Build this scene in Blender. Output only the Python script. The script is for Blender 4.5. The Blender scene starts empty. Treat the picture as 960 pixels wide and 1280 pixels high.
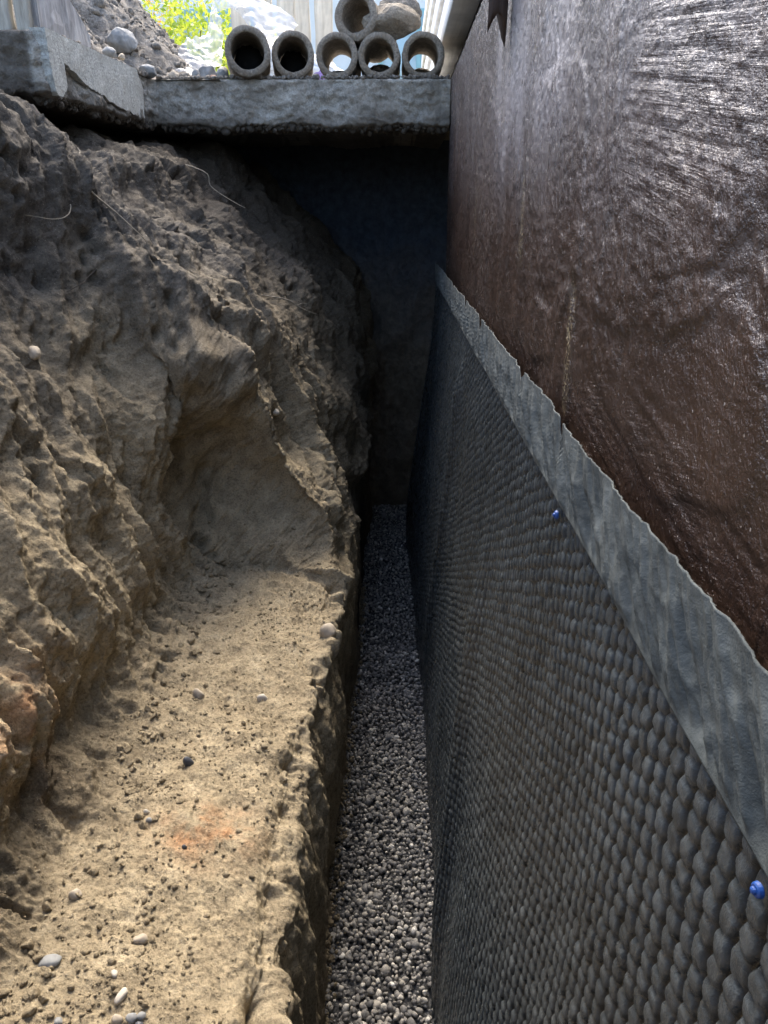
import bpy, math, random
import numpy as np
from mathutils import Vector
from mathutils.bvhtree import BVHTree

# ------------------------------------------------------------------ camera, world, sun
S = bpy.context.scene
COL = S.collection
GL = 0.44                     # the slab top / ground level above the camera
R = math.radians
cam_d = bpy.data.cameras.new("camera")
cam = bpy.data.objects.new("camera", cam_d)
COL.objects.link(cam)
cam.location = (0, 0, -GL)
cam.rotation_euler = (R(90 - 21.14), 0, R(0.94))
cam_d.sensor_fit = 'VERTICAL'
cam_d.sensor_height = 36
cam_d.lens = 36 * 962 / 1280
cam_d.clip_start = 0.02
cam_d.clip_end = 500
S.camera = cam

SUN_EL, SUN_ROT = R(53), R(355)      # high and ahead, beyond the slab
W = bpy.data.worlds.new("World")
S.world = W
W.use_nodes = True
wn = W.node_tree.nodes
wn.clear()
wo = wn.new('ShaderNodeOutputWorld')
wb = wn.new('ShaderNodeBackground')
sk = wn.new('ShaderNodeTexSky')
sk.sky_type = 'NISHITA'
sk.sun_disc = False
sk.sun_elevation = SUN_EL
sk.sun_rotation = SUN_ROT
sk.air_density = 1.0
sk.dust_density = 4.0
sk.ozone_density = 1.0
wb.inputs['Strength'].default_value = 0.15
W.node_tree.links.new(sk.outputs[0], wb.inputs[0])
W.node_tree.links.new(wb.outputs[0], wo.inputs[0])

sun_d = bpy.data.lights.new("sun", 'SUN')
sun_d.energy = 1.3
sun_d.angle = R(30)
sun_d.color = (1, 0.92, 0.80)
sun = bpy.data.objects.new("sun", sun_d)
COL.objects.link(sun)
sdir = Vector((math.sin(SUN_ROT) * math.cos(SUN_EL), math.cos(SUN_ROT) * math.cos(SUN_EL), math.sin(SUN_EL)))
sun.rotation_euler = sdir.to_track_quat('Z', 'Y').to_euler()

S.view_settings.view_transform = 'Standard'
S.view_settings.look = 'None'
S.view_settings.exposure = 2.15
S.view_settings.gamma = 1
S.cycles.max_bounces = 8
S.cycles.diffuse_bounces = 5
S.cycles.use_denoising = True

# ------------------------------------------------------------------ noise in numpy
rng = np.random.default_rng(7)
_perm = rng.permutation(256).astype(np.int32)
_perm = np.concatenate([_perm, _perm, _perm])
_grad = rng.normal(size=(256, 3)).astype(np.float32)
_grad /= np.linalg.norm(_grad, axis=1)[:, None]


def pn(x, y, z):
    """gradient noise, roughly -0.7..0.7"""
    x, y, z = np.broadcast_arrays(np.asarray(x, np.float32), np.asarray(y, np.float32), np.asarray(z, np.float32))
    xi, yi, zi = np.floor(x).astype(np.int32), np.floor(y).astype(np.int32), np.floor(z).astype(np.int32)
    fx, fy, fz = x - xi, y - yi, z - zi
    u, v, w = [f * f * f * (f * (f * 6 - 15) + 10) for f in (fx, fy, fz)]
    xi &= 255; yi &= 255; zi &= 255

    def g(dx, dy, dz):
        h = _perm[_perm[_perm[(xi + dx) & 255] + ((yi + dy) & 255)] + ((zi + dz) & 255)]
        gr = _grad[h]
        return gr[..., 0] * (fx - dx) + gr[..., 1] * (fy - dy) + gr[..., 2] * (fz - dz)
    x00 = g(0, 0, 0) * (1 - u) + g(1, 0, 0) * u
    x10 = g(0, 1, 0) * (1 - u) + g(1, 1, 0) * u
    x01 = g(0, 0, 1) * (1 - u) + g(1, 0, 1) * u
    x11 = g(0, 1, 1) * (1 - u) + g(1, 1, 1) * u
    return (x00 * (1 - v) + x10 * v) * (1 - w) + (x01 * (1 - v) + x11 * v) * w


def fbm(x, y, z, o=4, g=0.5, ridged=False):
    s, a, f = 0.0, 1.0, 1.0
    for k in range(o):
        n = pn(x * f + 17.3 * k, y * f - 9.1 * k, z * f + 4.7 * k)
        if ridged:
            n = 0.5 - np.abs(n) * 1.6
        s = s + a * n
        a *= g
        f *= 2.03
    return s


def sstep(a, b, x):
    t = np.clip((x - a) / (b - a), 0, 1)
    return t * t * (3 - 2 * t)


# ------------------------------------------------------------------ mesh helpers
def mesh_np(name, V, F, smooth=True, attrs=None):
    """V (n,3), F (m,k) with k the same for all"""
    V = np.ascontiguousarray(V, np.float32).reshape(-1, 3)
    F = np.ascontiguousarray(F, np.int32)
    me = bpy.data.meshes.new(name)
    me.vertices.add(len(V))
    me.vertices.foreach_set('co', V.ravel())
    k = F.shape[1]
    me.loops.add(F.size)
    me.loops.foreach_set('vertex_index', F.ravel())
    me.polygons.add(len(F))
    me.polygons.foreach_set('loop_start', np.arange(0, F.size, k, dtype=np.int32))
    me.polygons.foreach_set('loop_total', np.full(len(F), k, np.int32))
    me.update(calc_edges=True)
    if smooth:
        me.shade_smooth()
    for an, av in (attrs or {}).items():
        av = np.asarray(av, np.float32)
        if av.ndim == 1:
            at = me.attributes.new(an, 'FLOAT', 'POINT')
            at.data.foreach_set('value', av)
        else:
            at = me.attributes.new(an, 'FLOAT_COLOR', 'POINT')
            at.data.foreach_set('color', np.concatenate([av, np.ones((len(av), 1), np.float32)], 1).ravel())
    me.validate()
    return me


def grid_faces(nv, nu, flip=False):
    i = np.arange(nv - 1)[:, None] * nu + np.arange(nu - 1)[None, :]
    f = np.stack([i, i + 1, i + nu + 1, i + nu], -1).reshape(-1, 4)
    return f[:, ::-1] if flip else f


def link(name, me, mat=None, parent=None, label=None, cat=None, group=None, kind=None, loc=None):
    o = bpy.data.objects.new(name, me)
    COL.objects.link(o)
    if mat is not None and me is not None and not me.materials:
        me.materials.append(mat)
    if parent is not None:
        o.parent = parent
    if loc is not None:
        o.location = loc
    for k, v in (('label', label), ('category', cat), ('group', group), ('kind', kind)):
        if v:
            o[k] = v
    return o


def empty(name, loc, label, cat, group=None):
    return link(name, None, label=label, cat=cat, group=group, loc=loc)


def grid_normals(P):
    du = np.gradient(P, axis=1)
    dv = np.gradient(P, axis=0)
    n = np.cross(du, dv)
    n /= np.linalg.norm(n, axis=2, keepdims=True) + 1e-9
    return n


def box_mesh(name, x0, x1, y0, y1, z0, z1, nx=1, ny=1, nz=1, rough=0.0, seed=0, freq=12):
    """closed box surface, subdivided, corners eased, with rough displacement"""
    vs, fs = [], []
    idx = {}

    def vid(i, j, k):
        key = (i, j, k)
        if key not in idx:
            idx[key] = len(vs)
            vs.append((x0 + (x1 - x0) * i / nx, y0 + (y1 - y0) * j / ny, z0 + (z1 - z0) * k / nz))
        return idx[key]
    for i in range(nx):
        for j in range(ny):
            fs.append((vid(i, j, 0), vid(i, j + 1, 0), vid(i + 1, j + 1, 0), vid(i + 1, j, 0)))
            fs.append((vid(i, j, nz), vid(i + 1, j, nz), vid(i + 1, j + 1, nz), vid(i, j + 1, nz)))
    for i in range(nx):
        for k in range(nz):
            fs.append((vid(i, 0, k), vid(i + 1, 0, k), vid(i + 1, 0, k + 1), vid(i, 0, k + 1)))
            fs.append((vid(i, ny, k), vid(i, ny, k + 1), vid(i + 1, ny, k + 1), vid(i + 1, ny, k)))
    for j in range(ny):
        for k in range(nz):
            fs.append((vid(0, j, k), vid(0, j, k + 1), vid(0, j + 1, k + 1), vid(0, j + 1, k)))
            fs.append((vid(nx, j, k), vid(nx, j + 1, k), vid(nx, j + 1, k + 1), vid(nx, j, k + 1)))
    V = np.array(vs, np.float32)
    if rough:
        s = seed * 7.7
        D = np.stack([fbm(V[:, 0] * freq + s, V[:, 1] * freq, V[:, 2] * freq, 3),
                      fbm(V[:, 0] * freq, V[:, 1] * freq + s + 31, V[:, 2] * freq, 3),
                      fbm(V[:, 0] * freq, V[:, 1] * freq + 57, V[:, 2] * freq + s, 3)], 1)
        V = V + D * rough
    return mesh_np(name, V, np.array(fs), smooth=False)


def ico(sub):
    import bmesh
    bm = bmesh.new()
    bmesh.ops.create_icosphere(bm, subdivisions=sub, radius=1)
    V = np.array([v.co[:] for v in bm.verts], np.float32)
    F = np.array([[v.index for v in f.verts] for f in bm.faces], np.int32)
    bm.free()
    return V, F


ICO1, ICO2, ICO3, ICO4, ICO5 = [ico(k) for k in (1, 2, 3, 4, 5)]


def rock(name, size, seed, sub=4, rough=0.18, angular=0.5, fine=0.03):
    V, F = (ICO1, ICO2, ICO3, ICO4, ICO5)[sub - 1]
    s = seed * 13.7
    V = V.copy()
    r2 = np.random.default_rng(seed)
    if angular > 0:
        for k in range(9):              # knock flats on it
            n = r2.normal(size=3); n /= np.linalg.norm(n)
            d = V @ n
            lim = r2.uniform(0.62, 0.92)
            V = V - np.outer(np.clip(d - lim, 0, None) * angular, n).astype(np.float32)
    n1 = fbm(V[:, 0] * 1.3 + s, V[:, 1] * 1.3, V[:, 2] * 1.3, 3)
    n2 = fbm(V[:, 0] * 6 + s, V[:, 1] * 6, V[:, 2] * 6, 4, 0.6)
    V = V * (1 + rough * n1 + fine * n2)[:, None]
    V = V * np.array(size, np.float32)
    return mesh_np(name, V, F)


def scatter(name, protos, pos, scl, rot, tint=None):
    """joins many copies of small meshes into one; protos = [(V,F)], rot (n,3,3), scl (n,3)"""
    Vs, Fs, T, off = [], [], [], 0
    n = len(pos)
    pick = np.random.default_rng(5).integers(0, len(protos), n)
    for p, (V, F) in enumerate(protos):
        m = np.where(pick == p)[0]
        if not len(m):
            continue
        A = np.einsum('nij,nkj->nki', rot[m], V[None] * scl[m][:, None, :]) + pos[m][:, None, :]
        Vs.append(A.reshape(-1, 3))
        Fs.append((F[None] + (np.arange(len(m)) * len(V))[:, None, None]).reshape(-1, F.shape[1]) + off)
        if tint is not None:
            T.append(np.repeat(tint[m], len(V)))
        off += len(m) * len(V)
    at = {'tint': np.concatenate(T)} if tint is not None else None
    return np.concatenate(Vs), np.concatenate(Fs), at


def rand_rot(n, r):
    q = r.normal(size=(n, 4)); q /= np.linalg.norm(q, axis=1)[:, None]
    w, x, y, z = q.T
    return np.stack([np.stack([1 - 2 * (y * y + z * z), 2 * (x * y - z * w), 2 * (x * z + y * w)], -1),
                     np.stack([2 * (x * y + z * w), 1 - 2 * (x * x + z * z), 2 * (y * z - x * w)], -1),
                     np.stack([2 * (x * z - y * w), 2 * (y * z + x * w), 1 - 2 * (x * x + y * y)], -1)], 1).astype(np.float32)


def tube(name, pts, rad, n=6, mat=None):
    """tapered tube along points"""
    pts = np.array(pts, np.float32)
    rad = np.broadcast_to(np.array(rad, np.float32), (len(pts),))
    V = []
    for i in range(len(pts)):
        t = pts[min(i + 1, len(pts) - 1)] - pts[max(i - 1, 0)]
        t /= np.linalg.norm(t) + 1e-9
        a = np.cross(t, (0.3, 0.1, 0.95)); a /= np.linalg.norm(a) + 1e-9
        b = np.cross(t, a)
        for k in range(n):
            an = 2 * math.pi * k / n
            V.append(pts[i] + rad[i] * (math.cos(an) * a + math.sin(an) * b))
    F = []
    for i in range(len(pts) - 1):
        for k in range(n):
            F.append((i * n + k, i * n + (k + 1) % n, (i + 1) * n + (k + 1) % n, (i + 1) * n + k))
    return mesh_np(name, np.array(V), np.array(F))


# ------------------------------------------------------------------ materials
class NT:
    def __init__(self, name):
        self.m = bpy.data.materials.new(name)
        self.m.use_nodes = True
        self.t = self.m.node_tree
        self.n = self.t.nodes
        self.b = self.n['Principled BSDF']
        self.out = self.n['Material Output']
        self.co = self.n.new('ShaderNodeTexCoord')

    def L(self, a, b):
        self.t.links.new(a, b)

    def mapping(self, scale=(1, 1, 1), rot=(0, 0, 0), loc=(0, 0, 0)):
        mp = self.n.new('ShaderNodeMapping')
        mp.inputs['Scale'].default_value = scale
        mp.inputs['Rotation'].default_value = rot
        mp.inputs['Location'].default_value = loc
        self.L(self.co.outputs['Object'], mp.inputs[0])
        return mp.outputs[0]

    def mapping2(self, rot, scale):
        a = self.mapping((1, 1, 1), rot)
        mp = self.n.new('ShaderNodeMapping')
        mp.inputs['Scale'].default_value = scale
        self.L(a, mp.inputs[0])
        return mp.outputs[0]

    def noise(self, scale, detail=4, rough=0.55, vec=None, dist=0.0):
        t = self.n.new('ShaderNodeTexNoise')
        t.inputs['Scale'].default_value = scale
        t.inputs['Detail'].default_value = detail
        t.inputs['Roughness'].default_value = rough
        t.inputs['Distortion'].default_value = dist
        self.L(vec or self.co.outputs['Object'], t.inputs['Vector'])
        return t.outputs['Fac']

    def vor(self, scale, vec=None, feature='F1', out='Distance'):
        t = self.n.new('ShaderNodeTexVoronoi')
        t.feature = feature
        t.inputs['Scale'].default_value = scale
        self.L(vec or self.co.outputs['Object'], t.inputs['Vector'])
        return t.outputs[out]

    def ramp(self, fac, stops, interp='LINEAR'):
        r = self.n.new('ShaderNodeValToRGB')
        r.color_ramp.interpolation = interp
        e = r.color_ramp.elements
        while len(e) < len(stops):
            e.new(0.5)
        for k, (p, c) in enumerate(stops):
            e[k].position = p
            e[k].color = (c, c, c, 1) if isinstance(c, (int, float)) else (*c, 1)
        self.L(fac, r.inputs[0])
        return r.outputs[0]

    def mix(self, fac, a, b, mode='MIX'):
        m = self.n.new('ShaderNodeMix')
        m.data_type = 'RGBA'
        m.blend_type = mode
        for s, v in ((m.inputs[0], fac), (m.inputs[6], a), (m.inputs[7], b)):
            if isinstance(v, (int, float)):
                s.default_value = v if s == m.inputs[0] else (v, v, v, 1)
            elif isinstance(v, tuple):
                s.default_value = (*v, 1)
            else:
                self.L(v, s)
        return m.outputs[2]

    def math(self, op, a, b=0.0, clamp=False):
        m = self.n.new('ShaderNodeMath')
        m.operation = op
        m.use_clamp = clamp
        for s, v in ((m.inputs[0], a), (m.inputs[1], b)):
            if isinstance(v, (int, float)):
                s.default_value = v
            else:
                self.L(v, s)
        return m.outputs[0]

    def attr(self, name, out='Fac'):
        a = self.n.new('ShaderNodeAttribute')
        a.attribute_name = name
        return a.outputs[out]

    def bump(self, h, dist=0.002, strength=1.0, prev=None):
        b = self.n.new('ShaderNodeBump')
        b.inputs['Strength'].default_value = strength
        b.inputs['Distance'].default_value = dist
        self.L(h, b.inputs['Height'])
        if prev:
            self.L(prev, b.inputs['Normal'])
        return b.outputs[0]

    def fin(self, col=None, rough=0.8, normal=None, spec=0.5, metal=0.0):
        if col is not None:
            if isinstance(col, tuple):
                self.b.inputs['Base Color'].default_value = (*col, 1)
            else:
                self.L(col, self.b.inputs['Base Color'])
        if isinstance(rough, (int, float)):
            self.b.inputs['Roughness'].default_value = rough
        else:
            self.L(rough, self.b.inputs['Roughness'])
        if normal is not None:
            self.L(normal, self.b.inputs['Normal'])
        self.b.inputs['Specular IOR Level'].default_value = spec
        self.b.inputs['Metallic'].default_value = metal
        return self.m


def m_soil():
    t = NT('sandy_soil')
    z = t.n.new('ShaderNodeSeparateXYZ')
    t.L(t.co.outputs['Object'], z.inputs[0])
    n_big = t.noise(3.2, 5)
    n_mid = t.noise(22, 6, 0.65)
    n_fine = t.noise(190, 5, 0.7)
    n_grain = t.noise(620, 3, 0.7)
    sand = t.ramp(n_mid, [(0.3, (0.21, 0.168, 0.107)), (0.55, (0.36, 0.295, 0.190)), (0.75, (0.47, 0.395, 0.268))])
    tops = t.ramp(n_mid, [(0.3, (0.068, 0.060, 0.050)), (0.6, (0.125, 0.112, 0.094)), (0.8, (0.19, 0.172, 0.148))])
    # the dark topsoil horizon lies above the sand
    hz = t.math('ADD', z.outputs['Z'], t.math('MULTIPLY', t.math('SUBTRACT', n_big, 0.5), 0.7))
    f = t.ramp(t.math('ADD', t.math('MULTIPLY', hz, 1.0), 1.0), [(0.02, 0.0), (0.52, 1.0)])
    c = t.mix(f, sand, tops)
    c = t.mix(t.attr('iron'), c, (0.42, 0.20, 0.085))
    c = t.mix(t.attr('soil_shade'), c, (0.052, 0.040, 0.027))  # darkens the soil; on the bank this is shade painted as colour
    spec = t.ramp(n_fine, [(0.32, 0.55), (0.5, 1.0), (0.7, 1.25)])
    c = t.mix(1.0, c, spec, 'MULTIPLY')
    pale = t.ramp(t.vor(150), [(0.10, 1.0), (0.17, 0.0)])
    c = t.mix(t.math('MULTIPLY', pale, 0.35), c, (0.50, 0.46, 0.38))
    b = t.bump(n_mid, 0.014, 0.9)
    b = t.bump(n_fine, 0.005, 1.0, b)
    b = t.bump(n_grain, 0.0012, 0.9, b)
    return t.fin(c, 0.92, b, 0.25)


def m_heap():
    t = NT('loose_grey_soil')
    n = t.noise(14, 6, 0.7)
    nf = t.noise(90, 5, 0.75)
    c = t.ramp(n, [(0.3, (0.17, 0.15, 0.125)), (0.55, (0.29, 0.265, 0.23)), (0.8, (0.40, 0.375, 0.335))])
    c = t.mix(1.0, c, t.ramp(nf, [(0.35, 0.5), (0.6, 1.2)]), 'MULTIPLY')
    b = t.bump(nf, 0.012, 1.0)
    return t.fin(c, 0.95, b, 0.2)


def m_gravel():
    t = NT('crushed_grey_gravel')
    c = t.ramp(t.attr('tint'), [(0.0, (0.09, 0.086, 0.08)), (0.4, (0.25, 0.24, 0.222)), (0.7, (0.40, 0.37, 0.315)), (0.9, (0.60, 0.57, 0.50)), (1.0, (0.75, 0.72, 0.65))])
    c = t.mix(1.0, c, t.ramp(t.noise(260, 3), [(0.3, 0.75), (0.7, 1.15)]), 'MULTIPLY')
    return t.fin(c, 0.6, t.bump(t.noise(500, 3), 0.001, 0.6), 0.4)


def m_bed():
    t = NT('fine_gravel_bed')
    c = t.ramp(t.vor(140), [(0.1, (0.12, 0.12, 0.12)), (0.6, (0.03, 0.03, 0.03))])
    return t.fin(c, 0.8, t.bump(t.vor(110), 0.008, 1.0))


def m_tar():
    t = NT('brown_tar_coating')
    n = t.noise(9, 4)
    nf = t.noise(160, 4, 0.7)
    c = t.ramp(n, [(0.3, (0.034, 0.019, 0.0125)), (0.7, (0.070, 0.041, 0.027))])
    sky_sheen = t.math('MULTIPLY', t.attr('sky_sheen'), t.ramp(t.noise(55, 5, .7), [(.3, .35), (.62, .95)]))
    c = t.mix(sky_sheen, c, (0.30, 0.275, 0.285))  # white sky reflection painted into the tar as a paler film
    # mineral runs and splashes of cream grit
    g = t.ramp(t.noise(260, 3, 0.7), [(0.50, 0.0), (0.60, 1.0)])
    st = t.math('MULTIPLY', t.attr('stain'), g)
    c = t.mix(st, c, (0.42, 0.34, 0.20))
    spk = t.ramp(t.vor(105), [(0.07, 1.0), (0.13, 0.0)])  # pale grit specks that also paint in tiny glints
    spm = t.ramp(t.noise(15, 3), [(0.36, 0.0), (0.55, 1.0)])
    sp = t.math('MULTIPLY', t.math('MULTIPLY', spk, spm), 0.8)
    c = t.mix(sp, c, (0.38, 0.33, 0.28))
    r = t.ramp(t.noise(24, 5, 0.65), [(0.3, 0.10), (0.7, 0.32)])
    r = t.mix(sky_sheen, r, 0.36)
    # fine trowel lines: level, upright and herringbone, each where that stroke was made
    sC = t.noise(1.0, 5, 0.62, t.mapping2((R(-9), 0, 0), (1, 5, 150)), 0.25)
    sC2 = t.noise(1.0, 4, 0.6, t.mapping2((R(-9), 0, 0), (1, 14, 75)))
    sB = t.noise(1.0, 5, 0.62, t.mapping2((R(-12), 0, 0), (1, 240, 8)), 0.25)
    sX = t.noise(1.0, 4, 0.6, t.mapping2((R(38), 0, 0), (1, 16, 240)))
    sD = t.noise(1.0, 5, 0.62, t.mapping2((R(11), 0, 0), (1, 9, 150)), 0.25)
    lv = t.mix(t.attr('md'), t.mix(t.attr('mc'), t.mix(t.attr('mx'), sB, sX), t.mix(0.5, sC, sC2)), sD)
    lv = t.math('MULTIPLY', t.math('SUBTRACT', lv, 0.5), t.attr('amt'))
    grn = t.noise(95, 5, 0.7)
    b = t.bump(grn, 0.0034, 0.9)
    b = t.bump(lv, 0.0052, 1.0, b)
    b = t.bump(nf, 0.0014, 1.0, b)
    t.fin(c, r, b, 0.6)
    t.b.inputs['IOR'].default_value = 1.7
    return t.m


def m_mat():
    t = NT('dimpled_drainage_membrane')
    n = t.noise(60, 4, 0.6)
    big = t.noise(3.0, 3)
    c = t.ramp(n, [(0.3, (0.025, 0.030, 0.032)), (0.7, (0.074, 0.085, 0.088))])
    c = t.mix(1.0, c, t.ramp(big, [(0.35, 0.75), (0.65, 1.15)]), 'MULTIPLY')
    c = t.mix(t.attr('groove_shade'), c, (0.004, 0.005, 0.006))  # shade between the dimples painted near black
    r = t.ramp(t.noise(35, 3), [(0.4, 0.36), (0.6, 0.20)])
    b = t.bump(t.noise(700, 2, 0.7), 0.0006, 0.8)
    return t.fin(c, r, b, 0.5)


def m_fabric():
    t = NT('grey_geotextile')
    n = t.noise(1.0, 6, 0.72, t.mapping2((R(-40), 0, 0), (20, 34, 11)), 0.5)
    v = t.mapping((1, 0.35, 1), (R(35), 0, 0))
    s = t.noise(90, 4, 0.6, v)
    c = t.ramp(n, [(0.30, (0.042, 0.049, 0.048)), (0.5, (0.080, 0.091, 0.087)), (0.72, (0.135, 0.149, 0.141))])
    c = t.mix(1.0, c, t.ramp(s, [(0.3, 0.75), (0.7, 1.15)]), 'MULTIPLY')
    b = t.bump(s, 0.0018, 0.8)
    b = t.bump(t.noise(900, 2), 0.0005, 0.7, b)
    return t.fin(c, 0.8, b, 0.3)


def m_concrete(name, lo, hi, pits=True):
    t = NT(name)
    n = t.noise(18, 6, 0.7)
    nf = t.noise(150, 4, 0.7)
    mid = tuple((a + b) / 2 for a, b in zip(lo, hi))
    c = t.ramp(n, [(0.3, lo), (0.5, mid), (0.72, hi)])
    c = t.mix(1.0, c, t.ramp(nf, [(0.3, 0.6), (0.65, 1.2)]), 'MULTIPLY')
    if pits:
        ag = t.ramp(t.vor(120), [(0.12, 1.0), (0.2, 0.0)])
        c = t.mix(t.math('MULTIPLY', ag, 0.4), c, (0.45, 0.45, 0.43))
    drt = t.ramp(t.noise(9, 5, .7, dist=.4), [(.45, 0.0), (.62, .75)])
    c = t.mix(drt, c, tuple(x * .8 + y for x, y in zip(lo, (.03, .015, 0))))
    c = t.mix(t.attr('mud_shade'), c, (0.085, 0.072, 0.058))
    b = t.bump(n, 0.012, 0.9)
    b = t.bump(nf, 0.005, 1.0, b)
    return t.fin(c, 0.88, b, 0.3)


def m_plain(name, col, rough=0.8, var=0.25, scale=20, bump=0.002, stretch=None, spec=0.4):
    t = NT(name)
    vec = t.mapping(stretch) if stretch else None
    n = t.noise(scale, 5, 0.65, vec)
    lo = tuple(x * (1 - var) for x in col); hi = tuple(min(1, x * (1 + var)) for x in col)
    c = t.ramp(n, [(0.3, lo), (0.7, hi)])
    return t.fin(c, rough, t.bump(n, bump, 0.8), spec)


def m_wood(name, lo, hi, stretch, rough=0.75, scale=30):
    t = NT(name)
    v = t.mapping(stretch)
    n = t.noise(scale, 6, 0.7, v, 0.8)
    c = t.ramp(n, [(0.28, lo), (0.72, hi)])
    c = t.mix(1.0, c, t.ramp(t.noise(7, 4), [(0.3, 0.75), (0.7, 1.15)]), 'MULTIPLY')
    return t.fin(c, rough, t.bump(n, 0.004, 0.9), 0.3)


def m_leaf(name, col, col2):
    t = NT(name)
    c = t.ramp(t.attr('tint'), [(0.0, col), (1.0, col2)])
    t.fin(c, 0.6)
    tr = t.n.new('ShaderNodeBsdfTranslucent')
    t.L(c, tr.inputs[0])
    mx = t.n.new('ShaderNodeMixShader')
    mx.inputs[0].default_value = 0.45
    t.L(t.b.outputs[0], mx.inputs[1]); t.L(tr.outputs[0], mx.inputs[2])
    t.L(mx.outputs[0], t.out.inputs[0])
    return t.m


def m_plastic(name, opacity, col=(0.85, 0.88, 0.9)):
    t = NT(name)
    t.fin(col, 0.12, t.bump(t.noise(14, 3, 0.5), 0.004, 0.5), 0.8)
    tp = t.n.new('ShaderNodeBsdfTransparent')
    mx = t.n.new('ShaderNodeMixShader')
    fac = t.ramp(t.noise(9, 4), [(0.3, max(0.0, opacity - 0.25)), (0.7, min(1.0, opacity + 0.25))])
    t.L(fac, mx.inputs[0])
    tl = t.n.new('ShaderNodeBsdfTranslucent')
    tl.inputs[0].default_value = (*col, 1)
    m2 = t.n.new('ShaderNodeMixShader')
    m2.inputs[0].default_value = 0.4
    t.L(t.b.outputs[0], m2.inputs[1]); t.L(tl.outputs[0], m2.inputs[2])
    t.L(tp.outputs[0], mx.inputs[1]); t.L(m2.outputs[0], mx.inputs[2])
    t.L(mx.outputs[0], t.out.inputs[0])
    return t.m


M_SOIL, M_HEAP, M_GRAVEL, M_BED = m_soil(), m_heap(), m_gravel(), m_bed()
M_TAR, M_MAT, M_FAB = m_tar(), m_mat(), m_fabric()
M_CONC = m_concrete('rough_broken_concrete', (0.22, 0.21, 0.185), (0.56, 0.54, 0.48))
M_CONC_SM = m_concrete('smooth_formed_concrete', (0.36, 0.37, 0.345), (0.58, 0.59, 0.55), pits=False)
M_CLAY = m_concrete('weathered_clay_pipe', (0.18, 0.155, 0.125), (0.42, 0.375, 0.31))
M_CLOD = m_concrete('dry_clay_lump', (0.24, 0.205, 0.16), (0.42, 0.37, 0.30))

# ------------------------------------------------------------------ the setting: excavated soil
NODES = {  # profile stations: (X, depth below camera) from the gravel up over the ledge and the bank
    -1.6: [(-.13, 1.62), (-.14, 1.3), (-.145, 1.05), (-.15, .965), (-.34, .94), (-.54, .88), (-.60, .72), (-.72, .42), (-.87, .02), (-1.04, -.32), (-1.7, -.447)],
    0.65: [(-.122, 1.62), (-.128, 1.3), (-.134, 1.07), (-.165, .965), (-.34, .945), (-.55, .89), (-.60, .72), (-.71, .42), (-.87, .02), (-1.04, -.32), (-1.7, -.447)],
    1.0: [(-.132, 1.62), (-.138, 1.3), (-.150, 1.07), (-.19, .965), (-.34, .93), (-.525, .88), (-.585, .72), (-.71, .42), (-.87, .02), (-1.04, -.31), (-1.7, -.447)],
    1.3: [(-.15, 1.62), (-.152, 1.3), (-.146, 1.07), (-.18, .95), (-.33, .92), (-.52, .88), (-.575, .72), (-.70, .42), (-.87, .02), (-1.03, -.30), (-1.7, -.447)],
    1.6: [(-.155, 1.62), (-.15, 1.3), (-.136, 1.07), (-.165, .945), (-.32, .90), (-.53, .865), (-.585, .70), (-.655, .42), (-.83, .02), (-1.02, -.28), (-1.7, -.44)],
    1.84: [(-.155, 1.62), (-.15, 1.3), (-.134, 1.06), (-.15, .94), (-.30, .885), (-.50, .86), (-.575, .69), (-.56, .42), (-.76, .03), (-.98, -.25), (-1.7, -.40)],
    1.95: [(-.155, 1.62), (-.15, 1.3), (-.133, 1.06), (-.135, .93), (-.17, .79), (-.26, .63), (-.32, .46), (-.43, .25), (-.66, .0), (-.92, -.22), (-1.7, -.33)],
    2.25: [(-.15, 1.62), (-.145, 1.3), (-.135, 1.05), (-.14, .92), (-.18, .78), (-.24, .6), (-.31, .42), (-.45, .2), (-.66, -.03), (-.89, -.22), (-1.7, -.290)],
    2.9: [(-.16, 1.62), (-.16, 1.3), (-.15, 1.05), (-.155, .88), (-.17, .72), (-.20, .55), (-.25, .38), (-.38, .2), (-.57, .0), (-.84, -.235), (-1.7, -.290)],
    3.5: [(-.15, 1.62), (-.15, 1.3), (-.15, 1.05), (-.155, .88), (-.165, .72), (-.18, .55), (-.22, .38), (-.30, .2), (-.42, .0), (-.78, -.235), (-1.7, -.290)],
    4.1: [(-.13, 1.62), (-.13, 1.3), (-.14, 1.05), (-.15, .88), (-.16, .72), (-.17, .55), (-.20, .36), (-.26, .17), (-.38, -.03), (-.75, -.235), (-1.7, -.290)],
}


def catmull(P, t):
    """P (k,2) nodes, t in 0..k-1"""
    k = len(P)
    i = np.clip(np.floor(t).astype(int), 0, k - 2)
    f = (t - i)[:, None]
    p0, p1, p2, p3 = P[np.clip(i - 1, 0, k - 1)], P[i], P[i + 1], P[np.clip(i + 2, 0, k - 1)]
    return 0.5 * ((2 * p1) + (-p0 + p2) * f + (2 * p0 - 5 * p1 + 4 * p2 - p3) * f ** 2 + (-p0 + 3 * p1 - 3 * p2 + p3) * f ** 3)


def profile_t(NU):
    # more samples on the ledge and the bank than below and behind
    w = np.array([0.6, 0.7, 0.8, 2.2, 2.2, 1.6, 2.2, 2.6, 2.0, 1.2])
    c = np.concatenate([[0], np.cumsum(w)]); c /= c[-1]
    return np.interp(np.linspace(0, 1, NU), c, np.arange(len(c)))


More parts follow.
